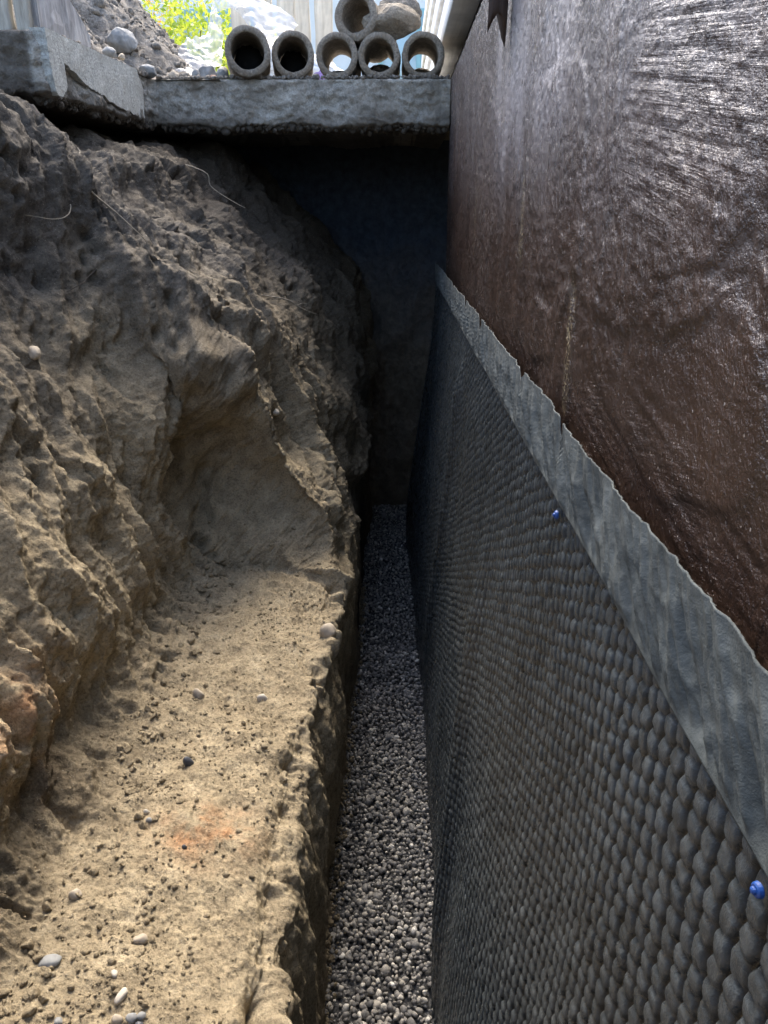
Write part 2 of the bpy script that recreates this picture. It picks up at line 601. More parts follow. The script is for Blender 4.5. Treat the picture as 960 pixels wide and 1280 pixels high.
def build_soil():
    NU, NVf = 640, 820
    zs = np.concatenate([np.linspace(-1.6, 0.3, 24)[:-1], np.exp(np.linspace(math.log(0.3 + 0.25), math.log(4.1 + 0.25), NVf)) - 0.25])
    t = profile_t(NU)
    Zk = sorted(NODES)
    prof = np.stack([catmull(np.array(NODES[z], np.float64), t) for z in Zk])       # (k,NU,2)
    P = np.empty((len(zs), NU, 3), np.float32)
    for a in range(2):
        # smooth interpolation between stations
        zi = np.clip(np.searchsorted(Zk, zs, side='right') - 1, 0, len(Zk) - 2)
        z0, z1 = np.array(Zk)[zi], np.array(Zk)[zi + 1]
        f = ((zs - z0) / (z1 - z0))[:, None]
        f = f * 0.5 + 0.5 * f * f * (3 - 2 * f)
        P[..., 0 if a == 0 else 2] = prof[zi, :, a] * (1 - f) + prof[zi + 1, :, a] * f
    P[..., 1] = zs[:, None]
    X, Y, H = P[..., 0].copy(), P[..., 1].copy(), P[..., 2].copy()
    P[..., 2] = -GL - H
    n = -grid_normals(P)
    if n[len(zs) // 2, NU // 2, 2] < 0:
        n = -n
    tt = np.broadcast_to(t[None], X.shape)
    ledge = sstep(2.9, 3.3, tt) * (1 - sstep(4.5, 5.0, tt)) * (1 - sstep(1.65, 1.95, Y))
    drop = 1 - sstep(2.6, 3.1, tt)
    bank = np.clip(1 - ledge - drop, 0, 1)
    Zw = P[..., 2]
    # bank: bold lumps, gullies that run down the slope, pockets
    warp = pn(X * 3, Y * 3, Zw * 3)
    sl = Y - 0.30 * Zw                       # gullies lean as they fall
    g1 = fbm(sl * 4.6 + warp, X * 2.4, Zw * 1.6, 3, 0.5, ridged=True) - 0.35
    g2 = fbm(sl * 14 + warp * 2, X * 6, Zw * 3.0, 3, 0.55, ridged=True) - 0.35
    lump = fbm(X * 5, Y * 5, Zw * 5, 2)
    pock = fbm(X * 15 + 5, Y * 17, Zw * 7.5, 3, 0.5)
    pock = -sstep(0.18, 0.5, pock)
    fine = .8 * fbm(X * 36, Y * 44, Zw * 17, 4, 0.6) + .6 * fbm(X * 52, Y * 52, Zw * 52, 3, 0.6)
    grit = fbm(X * 160, Y * 160, Zw * 160, 2, 0.6)
    big = fbm(X * 2.2 + 7, Y * 2.6 + .8 * Zw, Zw * 2.0, 2)
    calm = .5 + .8 * sstep(-.15, .25, pn(X * 4 + 2, Y * 4, Zw * 4 + 6))
    d_bank = -0.012 + 0.10 * big + 0.062 * g1 + 0.034 * g2 * (.4 + .6 * calm) + 0.05 * lump + 0.036 * pock * calm + 0.0115 * fine * (.8 + .2 * calm) + 0.0036 * grit
    # ledge: trodden sand, crumbs, a few clod lines
    l1 = fbm(X * 6, Y * 6, Zw * 6 + 3, 3)
    l2 = fbm(X * 30, Y * 30, Zw * 30 + 9, 4, 0.65)
    cl = sstep(0.05, 0.35, pn(X * 5 + 3, Y * 5 + 8, 0 * X + 2.5))
    l3 = np.clip(fbm(X * 95, Y * 95, Zw * 95, 2, 0.6), -0.1, 1)
    d_ledge = 0.028 * l1 + 0.007 * l2 + 0.010 * l3 * (0.35 + 1.3 * cl) + 0.002 * grit
    # the drop below the ledge: long smooth scallops left by the bucket
    s1 = fbm(Y * 3.2, Zw * 1.2, X * 3 + 6, 3, 0.5, ridged=True) - 0.35
    s2 = fbm(Y * 14, Zw * 4, X * 8, 3)
    d_drop = 0.034 * s1 + 0.022 * s2 + 0.010 * fine
    lipm = np.exp(-((tt - 2.75) / .45) ** 2)
    d_lip = .024 * fbm(Y * 6, Zw * 6, X * 6 + 2, 2, .5) + .009 * fbm(Y * 30, Zw * 30, X * 30, 3, .6)
    end = 1 - sstep(9.0, 9.8, tt)            # calm where it meets the slab and the yard
    d = (bank * d_bank + ledge * d_ledge + drop * d_drop + lipm * d_lip) * end
    d = d - 0.03 * drop * sstep(0.3, 0.9, pn(Y * 2.1, Zw * 2, 1.7) + 0.3)
    # hollow under the bulge where the ledge ends
    hol = np.exp(-(((Y - 1.88) / 0.11) ** 2 + ((X + 0.42) / 0.16) ** 2 + ((H - 0.66) / 0.15) ** 2))
    brow = np.exp(-(((Y - 1.92) / 0.12) ** 2 + ((X + 0.50) / 0.17) ** 2 + ((H - 0.38) / 0.09) ** 2))
    d = d - 0.16 * hol + 0.085 * brow * (1 + fbm(X * 9, Y * 9, H * 9, 2))
    # shadowed undercut at the foot of the near bank
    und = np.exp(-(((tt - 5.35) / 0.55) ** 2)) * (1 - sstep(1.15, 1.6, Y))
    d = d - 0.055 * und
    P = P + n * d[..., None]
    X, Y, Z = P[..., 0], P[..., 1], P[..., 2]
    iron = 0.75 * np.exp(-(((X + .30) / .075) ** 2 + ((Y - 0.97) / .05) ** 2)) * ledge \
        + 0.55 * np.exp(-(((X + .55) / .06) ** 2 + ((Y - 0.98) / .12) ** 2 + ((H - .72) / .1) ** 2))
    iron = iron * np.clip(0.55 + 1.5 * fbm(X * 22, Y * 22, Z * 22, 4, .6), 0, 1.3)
    soil_shade = 0.75 * np.exp(-(((tt - 5.1) / 0.5) ** 2)) * (1 - sstep(1.0, 1.5, Y)) * (0.7 + fbm(X * 9, Y * 9, Z * 9, 3)) \
        + drop * 0.5 * sstep(0.95, 1.45, H) + .75 * sstep(2.1, 3.0, Y)  # painted shade: bank foot, drop below the ledge, far run under the slab
    me = mesh_np('soil', P.reshape(-1, 3), grid_faces(len(zs), NU), attrs={'iron': np.clip(iron, 0, 1).ravel(), 'soil_shade': np.clip(soil_shade, 0, 1).ravel()})
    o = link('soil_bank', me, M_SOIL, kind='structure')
    return o, P


soil, SP = build_soil()
sv = SP[24::4, ::4].reshape(-1, 3)
_nv, _nu = SP[24::4, ::4].shape[:2]
BVH = BVHTree.FromPolygons([tuple(map(float, v)) for v in sv], [tuple(map(int, f)) for f in grid_faces(_nv, _nu)])


def drop_on(x, y, z0=0.2, zmin=None):
    h = BVH.ray_cast(Vector((x, y, z0)), Vector((0, 0, -1)))
    return (h[0].z, h[1]) if h[0] is not None else (None, None)


def end_wall(name, y, x0, x1, z0, z1, seed, back=1, mat=None):
    nx, nz = 240, 240
    u = np.linspace(x0, x1, nx)[None, :]; v = np.linspace(z0, z1, nz)[:, None]
    X = np.broadcast_to(u, (nz, nx)); Z = np.broadcast_to(v, (nz, nx))
    d = 0.07 * fbm(X * 3 + seed, Z * 1.6, 0 * X + seed, 3, ridged=True) + 0.02 * fbm(X * 14, Z * 7, 0 * X + seed, 4)
    Y = y - back * d - back * 0.08 * (Z - z0)
    me = mesh_np(name, np.stack([X, Y, Z], -1).reshape(-1, 3), grid_faces(nz, nx), attrs={'iron': np.zeros(nx * nz), 'soil_shade': np.full(nx * nz, 0.9)})
    return link(name, me, mat or M_SOIL, kind='structure')


t = NT('end_soil_veil')
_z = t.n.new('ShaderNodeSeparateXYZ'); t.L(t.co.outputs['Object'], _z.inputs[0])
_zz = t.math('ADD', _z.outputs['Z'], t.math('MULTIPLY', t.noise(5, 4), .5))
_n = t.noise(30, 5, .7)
_c = t.mix(t.ramp(t.math('ADD', _zz, 1.0), [(.10, 0.0), (.75, 1.0)]), t.ramp(_n, [(.3, (.085, .068, .048)), (.7, (.19, .155, .11))]), t.ramp(_n, [(.3, (.028, .036, .050)), (.7, (.060, .076, .10))]))  # brown soil below; the bluish veil under the slab is painted on above
M_ENDVEIL = t.fin(_c, .9, t.bump(_n, .02, 1.0), .2)
end_wall('trench_end', 4.0, -1.0, 0.62, -2.06, -0.13, 3.3, mat=M_ENDVEIL)
end_wall('trench_rear', -1.5, -1.75, 0.3, -2.06, 0.0, 8.1, back=-1)

# ground sheet round the trench
gm_v, gm_f = [], []
for (a, b, c, d) in ((-70, -1.69, -70, 2.32), (-70, 70, 4.75, 90), (-1.69, 70, -70, -1.52), (-70, -2.9, 2.32, 4.75), (1.6, 70, -1.52, 4.75)):
    k = len(gm_v)
    gm_v += [(a, c, -.006), (b, c, -.006), (b, d, -.006), (a, d, -.006)]
    gm_f.append((k, k + 1, k + 2, k + 3))
link('ground', mesh_np('ground', np.array(gm_v), np.array(gm_f), smooth=False), m_plain('yard_soil', (0.20, 0.18, 0.13), 0.95, 0.4, 6, 0.01), kind='structure')

# gravel
gx = np.array([-.22, .22]); gy = np.array([-1.5, 4.1])
GZ = -GL - 1.5
bed = [(gx[0], gy[0], GZ - .012), (gx[1], gy[0], GZ - .012), (gx[1], gy[1], GZ - .012), (gx[0], gy[1], GZ - .012)]
link('gravel_bed', mesh_np('gravel_bed', np.array(bed), np.array([[0, 1, 2, 3]]), smooth=False), M_BED, kind='structure')


def stone_protos(base, n, seed, ang=0.6):
    out = []
    for k in range(n):
        V, F = base
        r2 = np.random.default_rng(seed + k)
        V = V.copy()
        for q in range(7):
            nn = r2.normal(size=3); nn /= np.linalg.norm(nn)
            d = V @ nn
            lim = r2.uniform(0.5, 0.8)
            V = V - np.outer(np.clip(d - lim, 0, None) * ang, nn).astype(np.float32)
        V = V * r2.uniform(0.75, 1.2, 3).astype(np.float32)
        out.append((V.astype(np.float32), F))
    return out


def build_gravel():
    r2 = np.random.default_rng(11)
    Vs, Fs, Ts, off = [], [], [], 0
    for (y0, y1, base, dens) in ((0.75, 2.5, ICO2, 0.0100), (2.5, 4.0, ICO1, 0.0115)):
        x = np.arange(-.20, .135, dens); y = np.arange(y0, y1, dens)
        XX, YY = np.meshgrid(x, y)
        n = XX.size
        px = XX.ravel() + r2.uniform(-.6, .6, n) * dens
        py = YY.ravel() + r2.uniform(-.6, .6, n) * dens
        pz = GZ + 0.018 * fbm(px * 5, py * 5, px * 0, 2) + r2.uniform(-.006, .004, n)
        sc = ((0.0034 + .0052 * r2.random(n) ** 1.3) * np.where(r2.random(n) < 0.06, 1.6, 1.0))[:, None] * np.array([1, 1, .8])
        tint = np.clip(r2.beta(1.6, 2.6, n) + np.where(r2.random(n) < 0.06, 0.35, 0), 0, 1)
        V, F, at = scatter('g', stone_protos(base, 10, 40), np.stack([px, py, pz], 1), sc, rand_rot(n, r2), tint)
        Vs.append(V); Fs.append(F + off); Ts.append(at['tint']); off += len(V)
    me = mesh_np('gravel', np.concatenate(Vs), np.concatenate(Fs), smooth=False, attrs={'tint': np.concatenate(Ts)})
    link('gravel', me, M_GRAVEL, kind='stuff', label='fine grey crushed gravel covering the bottom of the trench', cat='gravel')


build_gravel()

# ------------------------------------------------------------------ the foundation wall with its brown coating
WX = 0.185
house = empty('house_foundation', (WX, 0.5, 0), 'house wall with dark brown trowelled tar coating below white siding boards', 'wall')


def P_(o, parent):          # children are modelled in world space: cancel the parent's offset
    o.parent = parent
    o.matrix_parent_inverse = parent.matrix_world.inverted() if False else __import__('mathutils').Matrix.Translation(-parent.location)
    return o


def build_wall():
    NZ, NH = 1000, 420
    ys = np.concatenate([np.linspace(-1.6, .1, 12)[:-1], np.exp(np.linspace(math.log(.1 + .12), math.log(3.07 + .12), NZ)) - .12])
    hs = np.concatenate([np.linspace(-.44, .62, NH), np.linspace(.64, 1.62, 12)])
    Y, H = np.meshgrid(ys, hs, indexing='ij')
    w1 = pn(Y * 4, H * 4, 0 * Y + .5) * 0.12
    w2 = pn(Y * 9, H * 9, 0 * Y + 2.5) * 0.04
    Yw, Hw = Y + w1 + w2, H + w1 * 0.7 - w2
    # regions by where the trowel went
    rC = (1 - sstep(.62, .70, Yw)) * (1 - sstep(-.035, .035, Hw + .02))          # level strokes near the top, close by
    rD = (1 - sstep(.50, .53, np.abs((Y - .62) / .26 + 0 * Y) * .5 + .0)) * sstep(.10, .14, Hw - .25 * (Y - .62)) * (1 - sstep(.24, .30, Hw))  # second level patch low down
    rB = sstep(.62, .74, Yw) * (1 - sstep(1.55, 1.70, Yw)) * (1 - sstep(-.06, .02, Hw - .10 * (Y - 1.0)))
    rA = sstep(1.50, 1.70, Yw)
    # strokes
    tilt = 0.09
    aC = H + .15 * Y + .012 * pn(Y * 5, H * 6, 0 * Y + 21)
    sC = .8 * fbm(Y * 5, aC * 150, 0 * Y + 1.1, 3, .6) + .35 * pn(Y * 9, aC * 60, 0 * Y + 4)
    sC = sC * (.35 + 1.1 * sstep(-.2, .3, pn(Y * 9, H * 12, 0 * Y + 31))) + 0.35 * np.clip(fbm(Y * 28, aC * 80, 0 * Y + 8, 2), 0, 1)
    lean = Y + 0.22 * H
    sB = fbm(lean * 55, H * 3.0, 0 * Y + 3.1, 3, .55) + .5 * pn(lean * 24, H * 5, 0 * Y + 6)
    dg = (Y * .8 + H * .6)
    sX = fbm(dg * 75, (H - Y) * 5, 0 * Y + 9.1, 3, .5)
    mX = sstep(.1, .3, pn(Y * 3.2, H * 4.5, 0 * Y + 11.2))
    sB = sB * (1 - mX) + sX * mX
    sA = fbm(Y * 40, H * 2.2, 0 * Y + 5.1, 4, .6)
    stip = fbm(Y * 60, H * 75, 0 * Y + 7.7, 4, .6)
    blob = np.clip(pn(Y * 26, H * 60, 0 * Y + 3.3), 0, 1) + np.clip(pn(Y * 60, H * 110, 0 * Y + 1.9) - .1, 0, 1)
    # overlapping skim patches with a lip at the lower edge
    lip = 0
    for k, (cy, ch, ry, rh) in enumerate([(.78, -.06, .42, .16), (1.05, .02, .20, .17), (.55, -.14, .25, .17), (1.35, -.22, .25, .20), (.55, .10, .22, .10), (.95, .19, .16, .10), (1.8, -.1, .3, .2)]):
        rr = np.sqrt(((Yw - cy) / ry) ** 2 + ((Hw - ch) / rh) ** 2) + .25 * pn(Y * 8 + k, H * 8, 0 * Y + k)
        lip = lip + (0.0035 + 0.0008 * (k % 3)) * (1 - sstep(.9, 1.0, rr)) * (.6 + .4 * sstep(.3, 1.0, rr))
    low = np.clip(1 - rC - rB - rA - rD, 0, 1)
    d = rC * (.0016 * sC + .0034 * blob * sstep(-.2, -.05, H)) + rD * (.0016 * sC) + rB * (.0018 * sB + .0012 * stip) + rA * (.002 * sA + .0018 * stip) \
        + low * (.0014 * stip + .0010 * sA + .002 * blob * sstep(-.3, .1, .1 - H)) + lip * .45 + .003 * fbm(Y * 2.5, H * 2.5, 0 * Y + 1, 2)
    X = WX - d
    stain = .95 * np.exp(-((Y + .03 * H - .835 + .004 * pn(H * 20, Y * 0, 0 * Y)) / .010) ** 2) * sstep(.035, .12, H) * (1 - sstep(.185, .21, H)) \
        + .9 * np.exp(-((Y - 1.22 - .02 * pn(H * 12, Y * 0, 0 * Y)) / .018) ** 2) * sstep(-.09, .0, H) * (1 - sstep(.04, .085, H)) \
        + .35 * np.exp(-((Y - 1.95) / .02) ** 2) * sstep(-.2, -.05, H) * (1 - sstep(.05, .1, H))
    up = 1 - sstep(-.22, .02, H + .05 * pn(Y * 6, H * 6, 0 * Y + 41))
    sky_sheen = (.22 + 1.05 * up) * (1 - sstep(-.10, .08, H + .10 * pn(Y * 5, H * 5, 0 * Y + 71))) * (1 - .72 * rA) * np.clip(.72 + .8 * fbm(lean * 9, H * 5, 0 * Y + 2.2, 4), 0, 1) * (1 - .8 * np.clip(blob * rC, 0, 1))  # painted sky sheen, strongest high on the wall
    me = mesh_np('coating', np.stack([X, Y, -GL - H], -1).reshape(-1, 3), grid_faces(*Y.shape), attrs={'stain': np.clip(stain, 0, 1).ravel(), 'sky_sheen': np.clip(sky_sheen, 0, 1).ravel(), 'mc': np.clip(rC, 0, 1).ravel(), 'md': np.clip(rD, 0, 1).ravel(), 'amt': np.clip(.18 * low + rC * (.45 + .9 * sstep(-.25, .3, pn(Y * 6, H * 9, 0 * Y + 51))) + rD * .42 * sstep(-.2, .25, pn(Y * 9, H * 14, 0 * Y + 57)) + rB * (.4 + .6 * sstep(-.1, .3, pn(Y * 5, H * 5, 0 * Y + 55))) + rA * .7, 0, 1).ravel(), 'mx': (mX * rB).ravel()})
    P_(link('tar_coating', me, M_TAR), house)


build_wall()
M_DARK = m_plain('matt_black', (0.02, 0.021, 0.024), 0.9, 0.3, 30)
# concrete core behind the coating; it ends where the trench runs on under the slab
P_(link('concrete_wall', box_mesh('core', WX + .012, 1.55, -1.6, 3.10, -2.06, .004, 1, 6, 3), M_CONC), house)
P_(link('gap_shade', box_mesh('gap_black', .235, 1.5, -1.6, 6.0, .006, .20, 1, 4, 1), M_DARK), house)  # shade of the gap below the siding, put in as a black face
M_SIDING = m_wood('white_painted_siding', (0.74, 0.75, 0.74), (0.88, 0.89, 0.88), (1, .06, 1), 0.6, 40)
for k in range(4):
    z0 = .135 + k * .165
    V = np.array([(.158, z0), (.155, z0 + .004), (.166, z0 + .146), (.186, z0 + .150), (.186, z0 + .170), (.25, z0 + .170), (.25, z0)], np.float32)
    ys = [-1.6, 6.2]
    VV = np.array([(x, y, z) for y in ys for x, z in V])
    nS = len(V)
    FF = [(i, (i + 1) % nS, nS + (i + 1) % nS, nS + i) for i in range(nS)]
    me = mesh_np('siding_board', VV, np.array(FF)[:, ::-1], smooth=False)
    P_(link('siding_board', me, M_SIDING), house)

# dark timber stub that hangs against the wall
M_DKWOOD = m_wood('dark_rotten_timber', (0.020, 0.012, 0.009), (0.085, 0.055, 0.042), (1, 1, .12), 0.7, 40)


def plank(name, w, d, h, mat, seed, jag=0.03, taper=0.0, **kw):
    nx, ny, nz = 10, 4, 30
    me = box_mesh(name, -w / 2, w / 2, -d / 2, d / 2, 0, h, nx, ny, nz, 0.006, seed, 14)
    co = np.empty(len(me.vertices) * 3, np.float32); me.vertices.foreach_get('co', co); co = co.reshape(-1, 3)
    t = 1 - np.clip(co[:, 2] / h, 0, 1)
    co[:, 2] += t ** 3 * jag * (0.6 + 2.2 * pn(co[:, 0] * 26 + seed, co[:, 1] * 30, 0 * t))
    co[:, 0] *= 1 - taper * t ** 2
    me.vertices.foreach_set('co', co.ravel()); me.update()
    return link(name, me, mat, **kw)


o = plank('timber_stub', .050, .03, .5, M_DKWOOD, 5, .05, .35, label='dark brown rotten timber stub hanging over the top edge of the tarred wall', cat='timber')
o.location = (.160, 1.47, -.165); o.rotation_euler = (0, R(1), R(82))

# ------------------------------------------------------------------ dimpled drainage mat
MH = 0.258


def mat_x(Y, H):
    base = np.interp(H, [.15, .27, .45, .7, 1.0, 1.3, 1.5, 1.62], [.178, .172, .160, .140, .118, .096, .096, .092])
    fold = .026 * pn(Y * 1.5 + 4, H * 1.1, 0 * Y + 2) * sstep(.3, .7, H) + .010 * pn(Y * 6 + 4, H * 1.6, 0 * Y + 12) * sstep(.28, .5, H)
    # two long standing creases
    c1 = .016 * np.exp(-((Y - 1.92 - .18 * (H - .5)) / .035) ** 2) * sstep(.3, .42, H) * (1 - sstep(1.0, 1.4, H))
    c2 = .016 * np.exp(-((Y - 1.18 + .10 * (H - .8)) / .05) ** 2) * sstep(.45, .7, H)
    far = -.028 * sstep(2.1, 3.0, Y) * sstep(.4, 1.4, H)
    return base + fold - c1 - c2 + far


def build_mat():
    NZ, NH = 1150, 420
    ys = np.concatenate([np.linspace(-1.6, .12, 30)[:-1], np.exp(np.linspace(math.log(.12 + .1), math.log(3.45 + .1), NZ)) - .1])
    u = np.linspace(0, 1, NH)
    hs = MH + (1.58 - MH) * (u * .75 + .25 * u * u)
    Y, H = np.meshgrid(ys, hs, indexing='ij')
    H = H + .006 * pn(Y * 3, Y * 0, Y * 0)
    px, ph = .0178, .0172
    Yd = Y + .004 * pn(Y * 12, H * 12, 0 * Y + 6)
    Hd = H + .004 * pn(Y * 12, H * 12, 0 * Y + 16)
    best = np.full(Y.shape, 9.0, np.float32); secO = best.copy(); secS = best.copy()
    ci = np.round(Yd / px)
    rid = np.zeros(Y.shape, np.float32)
    for di in (-1, 0, 1):
        c = ci + di
        off = np.where(np.mod(c, 2) == 0, 0, ph / 2)
        cj = np.round((Hd - off) / ph)
        d1 = np.full(Y.shape, 9.0, np.float32); d2 = d1.copy(); r1 = d1.copy()
        for dj in (-1, 0, 1):
            r_ = cj + dj
            jx = .0014 * np.sin(c * 12.9 + r_ * 78.2); jy = .0014 * np.sin(c * 39.3 + r_ * 11.1)
            dx = (Yd - c * px - jx) / px; dy = (Hd - r_ * ph - off - jy) / (ph * 1.35)
            d = np.sqrt(dx * dx + dy * dy)
            m = d < d1
            d2 = np.where(m, d1, np.minimum(d2, d))
            r1 = np.where(m, np.mod(np.sin(c * 91.7 + r_ * 47.3) * 437.5, 1.0), r1)
            d1 = np.where(m, d, d1)
        m = d1 < best
        secO = np.where(m, best, np.minimum(secO, d1))
        secS = np.where(m, d2, secS)
        rid = np.where(m, r1, rid)
        best = np.where(m, d1, best)
    sec = np.minimum(secO, secS + .16)
    gap = sec - best
    dome = .80 * sstep(.0, .36, gap) + .30 * np.clip(1 - best * 1.6, 0, 1) - .10
    d = .0054 * dome * (.8 + .3 * rid) + .0012 * fbm(Y * 75, H * 75, 0 * Y, 3, .6)
    edge = sstep(MH + .004, MH + .02, H)
    d = d * edge
    X = mat_x(Y, H) - d - .006 * (1 - edge) * 0
    groove_shade = (1 - sstep(.03, .36, gap)) * edge
    me = mesh_np('mat', np.stack([X, Y, -GL - H], -1).reshape(-1, 3), grid_faces(*Y.shape), attrs={'groove_shade': groove_shade.ravel()})
    return me


matting = empty('drainage_mat', (mat_x(np.array(.5), np.array(.5)).item(), .5, -GL - .3), 'dark grey dimpled drainage mat hung on the brown wall down to the gravel', 'drainage mat')
P_(link('dimpled_sheet', build_mat(), M_MAT), matting)


def build_fabric():
    NZ, NH = 900, 70
    ys = np.concatenate([np.linspace(-1.6, .12, 30)[:-1], np.exp(np.linspace(math.log(.12 + .1), math.log(3.42 + .1), NZ)) - .1])
    u = np.linspace(0, 1, NH)[None]
    Y = np.broadcast_to(ys[:, None], (len(ys), NH)).astype(np.float32)
    top = .186 + .012 * pn(ys * 4, ys * 0, ys * 0 + 3) + .003 * pn(ys * 14, ys * 0, ys * 0 + 5) + .0015 * pn(ys * 60, ys * 0, ys * 0 + 1)
    # torn nicks along the free edge
    for yy, a, w in ((1.86, .022, .03), (1.52, .025, .022), (.99, .016, .02), (.735, .018, .012), (2.3, .02, .03)):
        top = top + a * np.clip(1 - np.abs(ys - yy) / w, 0, 1)
    bot = .270 + .006 * pn(ys * 4, ys * 0, ys * 0 + 9)
    H = top[:, None] * (1 - u) + bot[:, None] * u
    # pleats lean back as they fall
    s = Y + (H - .23) * .7
    pl = fbm(s * 15, u * .35 + 0 * Y, 0 * Y + 2, 3, .55, ridged=True) - .3
    pl2 = fbm(s * 46, u * .8 + 0 * Y, 0 * Y + 8, 3, .6, ridged=True) - .3
    diag = fbm((Y * .5 + H) * 24, (Y - H) * 16, 0 * Y + 4, 3)
    amp = .55 + .6 * sstep(0, .4, u + 0 * Y)
    cr = np.clip(1 - np.abs(pn(s * 26, u * 1.5 + 0 * Y, 0 * Y + 33)) * 9, 0, 1) + .6 * np.clip(1 - np.abs(pn(s * 55, u * 3 + 0 * Y, 0 * Y + 43)) * 9, 0, 1)
    d = (.010 * pl + .0042 * pl2 + .0008 * cr) * amp
    flare = .005 * (1 - u) ** 2 * (.5 + 1.2 * np.clip(pn(Y * 11, Y * 0, Y * 0 + 12), 0, 1))
    X = .166 - d - flare + .0035 * sstep(.9, 1.0, u) * 0
    X = np.minimum(X, WX - .010)
    X = X * (1 - sstep(.85, 1.0, u)) + (mat_x(Y, H) - .0085) * sstep(.85, 1.0, u)
    me = mesh_np('strip', np.stack([X, Y + 0 * H, -GL - H], -1).reshape(-1, 3), grid_faces(*Y.shape))
    o = link('fabric_edge', me, M_FAB)
    md = o.modifiers.new('solid', 'SOLIDIFY'); md.thickness = .0012; md.offset = 0
    return P_(o, matting)


build_fabric()
# blue fixings pressed through two dimples
M_BLUE = m_plain('blue_plastic', (0.014, 0.07, 0.28), 0.45, 0.2, 50, 0.0003, spec=.6)
import bmesh


def fixing(y, h, r, label):
    bm = bmesh.new()
    bmesh.ops.create_cone(bm, cap_ends=True, segments=14, radius1=r, radius2=r * .85, depth=.003)
    bmesh.ops.create_cone(bm, cap_ends=True, segments=10, radius1=r * .55, radius2=r * .4, depth=.002)
    for v in bm.verts[28:]:
        v.co.z += .0022
    bmesh.ops.bevel(bm, geom=bm.edges[:], offset=.0006, segments=1, affect='EDGES')
    me = bpy.data.meshes.new('fixing'); bm.to_mesh(me); bm.free()
    o = link('fixing', me, M_BLUE, label=label, cat='plastic plug', group='blue plugs holding the mat')
    x = float(mat_x(np.array(y), np.array(h))) - .009
    o.location = (x, y, -GL - h); o.rotation_euler = (0, R(-90), R(8))


fixing(.728, .2835, .0048, 'small blue plastic plug farther along the upper edge of the dimpled mat')
fixing(.262, .281, .0040, 'blue plastic plug nearest the camera at the right edge of the mat')

# ------------------------------------------------------------------ concrete slab bridging the trench
slab = empty('concrete_slab', (-.85, 3.03, 0), 'thick broken concrete slab bridging the trench with pipes stacked on it', 'slab')


def build_slab():
    path = np.array([(-3.0, 2.25), (-.935, 2.25), (-.92, 2.262), (-.885, 2.62), (-.86, 3.0), (-.84, 3.03), (-.3, 3.035), (.181, 3.03)])
    inn = np.array([(0, 1), (-.6, 1), (-1, .5), (-1, .1), (-1, .6), (-.6, 1), (0, 1), (0, 1)], float)
    seg = np.linalg.norm(np.diff(path, axis=0), axis=1)
    s = np.concatenate([[0], np.cumsum(seg)])
    ss = np.linspace(0, s[-1], 620)
    ss = np.sort(np.concatenate([ss[ss < 1.6][::3], ss[ss >= 1.6]]))
    px = np.interp(ss, s, path[:, 0]); py = np.interp(ss, s, path[:, 1])
    ix = np.interp(ss, s, inn[:, 0]); iy = np.interp(ss, s, inn[:, 1])
    # rows: (inward, height); top inner, top edge, face, bottom edge, underside
    rows = [(.30, .0), (.15, .0), (.06, .0), (.02, .0), (.006, -.001), (0, -.006)]
    rows += [(0.0, -.006 - .136 * k / 26) for k in range(1, 27)]
    rows += [(.008, -.147), (.02, -.150), (.05, -.153), (.10, -.155), (.2, -.157), (.4, -.158), (1.2, -.158)]
    r = np.array(rows)
    inw = r[None, :, 0]; zz = np.broadcast_to(r[None, :, 1], (len(ss), len(r))).copy()
    S_ = np.broadcast_to(ss[:, None], zz.shape)
    face = sstep(0, .006, .012 - inw) * 1.0
    # ragged lower edge, hanging lumps
    low = sstep(-.09, -.165, zz) if False else np.clip((-.07 - zz) / .1, 0, 1)
    zz = zz + low * (.026 * fbm(S_ * 5, 0 * S_, 0 * S_ + 3, 3) + .016 * fbm(S_ * 48, 0 * S_, inw * 10, 3))
    X = px[:, None] + ix[:, None] * inw; Y = py[:, None] + iy[:, None] * inw
    outx, outy = -ix[:, None], -iy[:, None]
    topf = np.clip(-zz / .01, 0, 1)
    d = topf * (.020 * fbm(S_ * 6, zz * 10, inw * 3, 3) + .010 * fbm(S_ * 44, zz * 44, inw * 30, 4, .65) + .0025 * fbm(S_ * 160, zz * 160, inw * 30, 2))
    bulge = .012 * fbm(S_ * 12, zz * 22 + 4, 0 * S_, 3) * np.clip(-zz / .05, 0, 1)
    d = d + bulge
    X = X + outx * d; Y = Y + outy * d
    zz = zz + (1 - topf) * .003 * fbm(X * 40, Y * 40, zz, 3)
    X = np.minimum(X, .183)
    me = mesh_np('edge', np.stack([X, Y, zz], -1).reshape(-1, 3), grid_faces(*zz.shape), attrs={'mud_shade': np.clip((1 - sstep(-.958, -.935, X)) * .85 + .6 * sstep(.09, .15, -zz + .05 * fbm(S_ * 7, zz * 7, 0 * S_, 3)) , 0, 1).ravel()})  # left end darkened for its shade; soil dirt along the lower edge
    P_(link('broken_edge', me, M_CONC), slab)
    # the body behind the edge
    v = [(-3, 2.40, 0), (-1.05, 2.40, 0), (-1.0, 3.2, 0), (.181, 3.2, 0), (.181, 4.9, 0), (-3, 4.9, 0)]
    V = [(x, y, -.0035) for x, y, _ in v] + [(x, y, -.152) for x, y, _ in v]
    bm = bmesh.new()
    bv = [bm.verts.new(q) for q in V]
    bm.faces.new(bv[:6]); bm.faces.new(bv[6:][::-1])
    for i in range(6):
        bm.faces.new((bv[i], bv[(i + 1) % 6], bv[6 + (i + 1) % 6], bv[6 + i]))
    me = bpy.data.meshes.new('body'); bm.to_mesh(me); bm.free()
    P_(link('slab_body', me, M_CONC), slab)


build_slab()


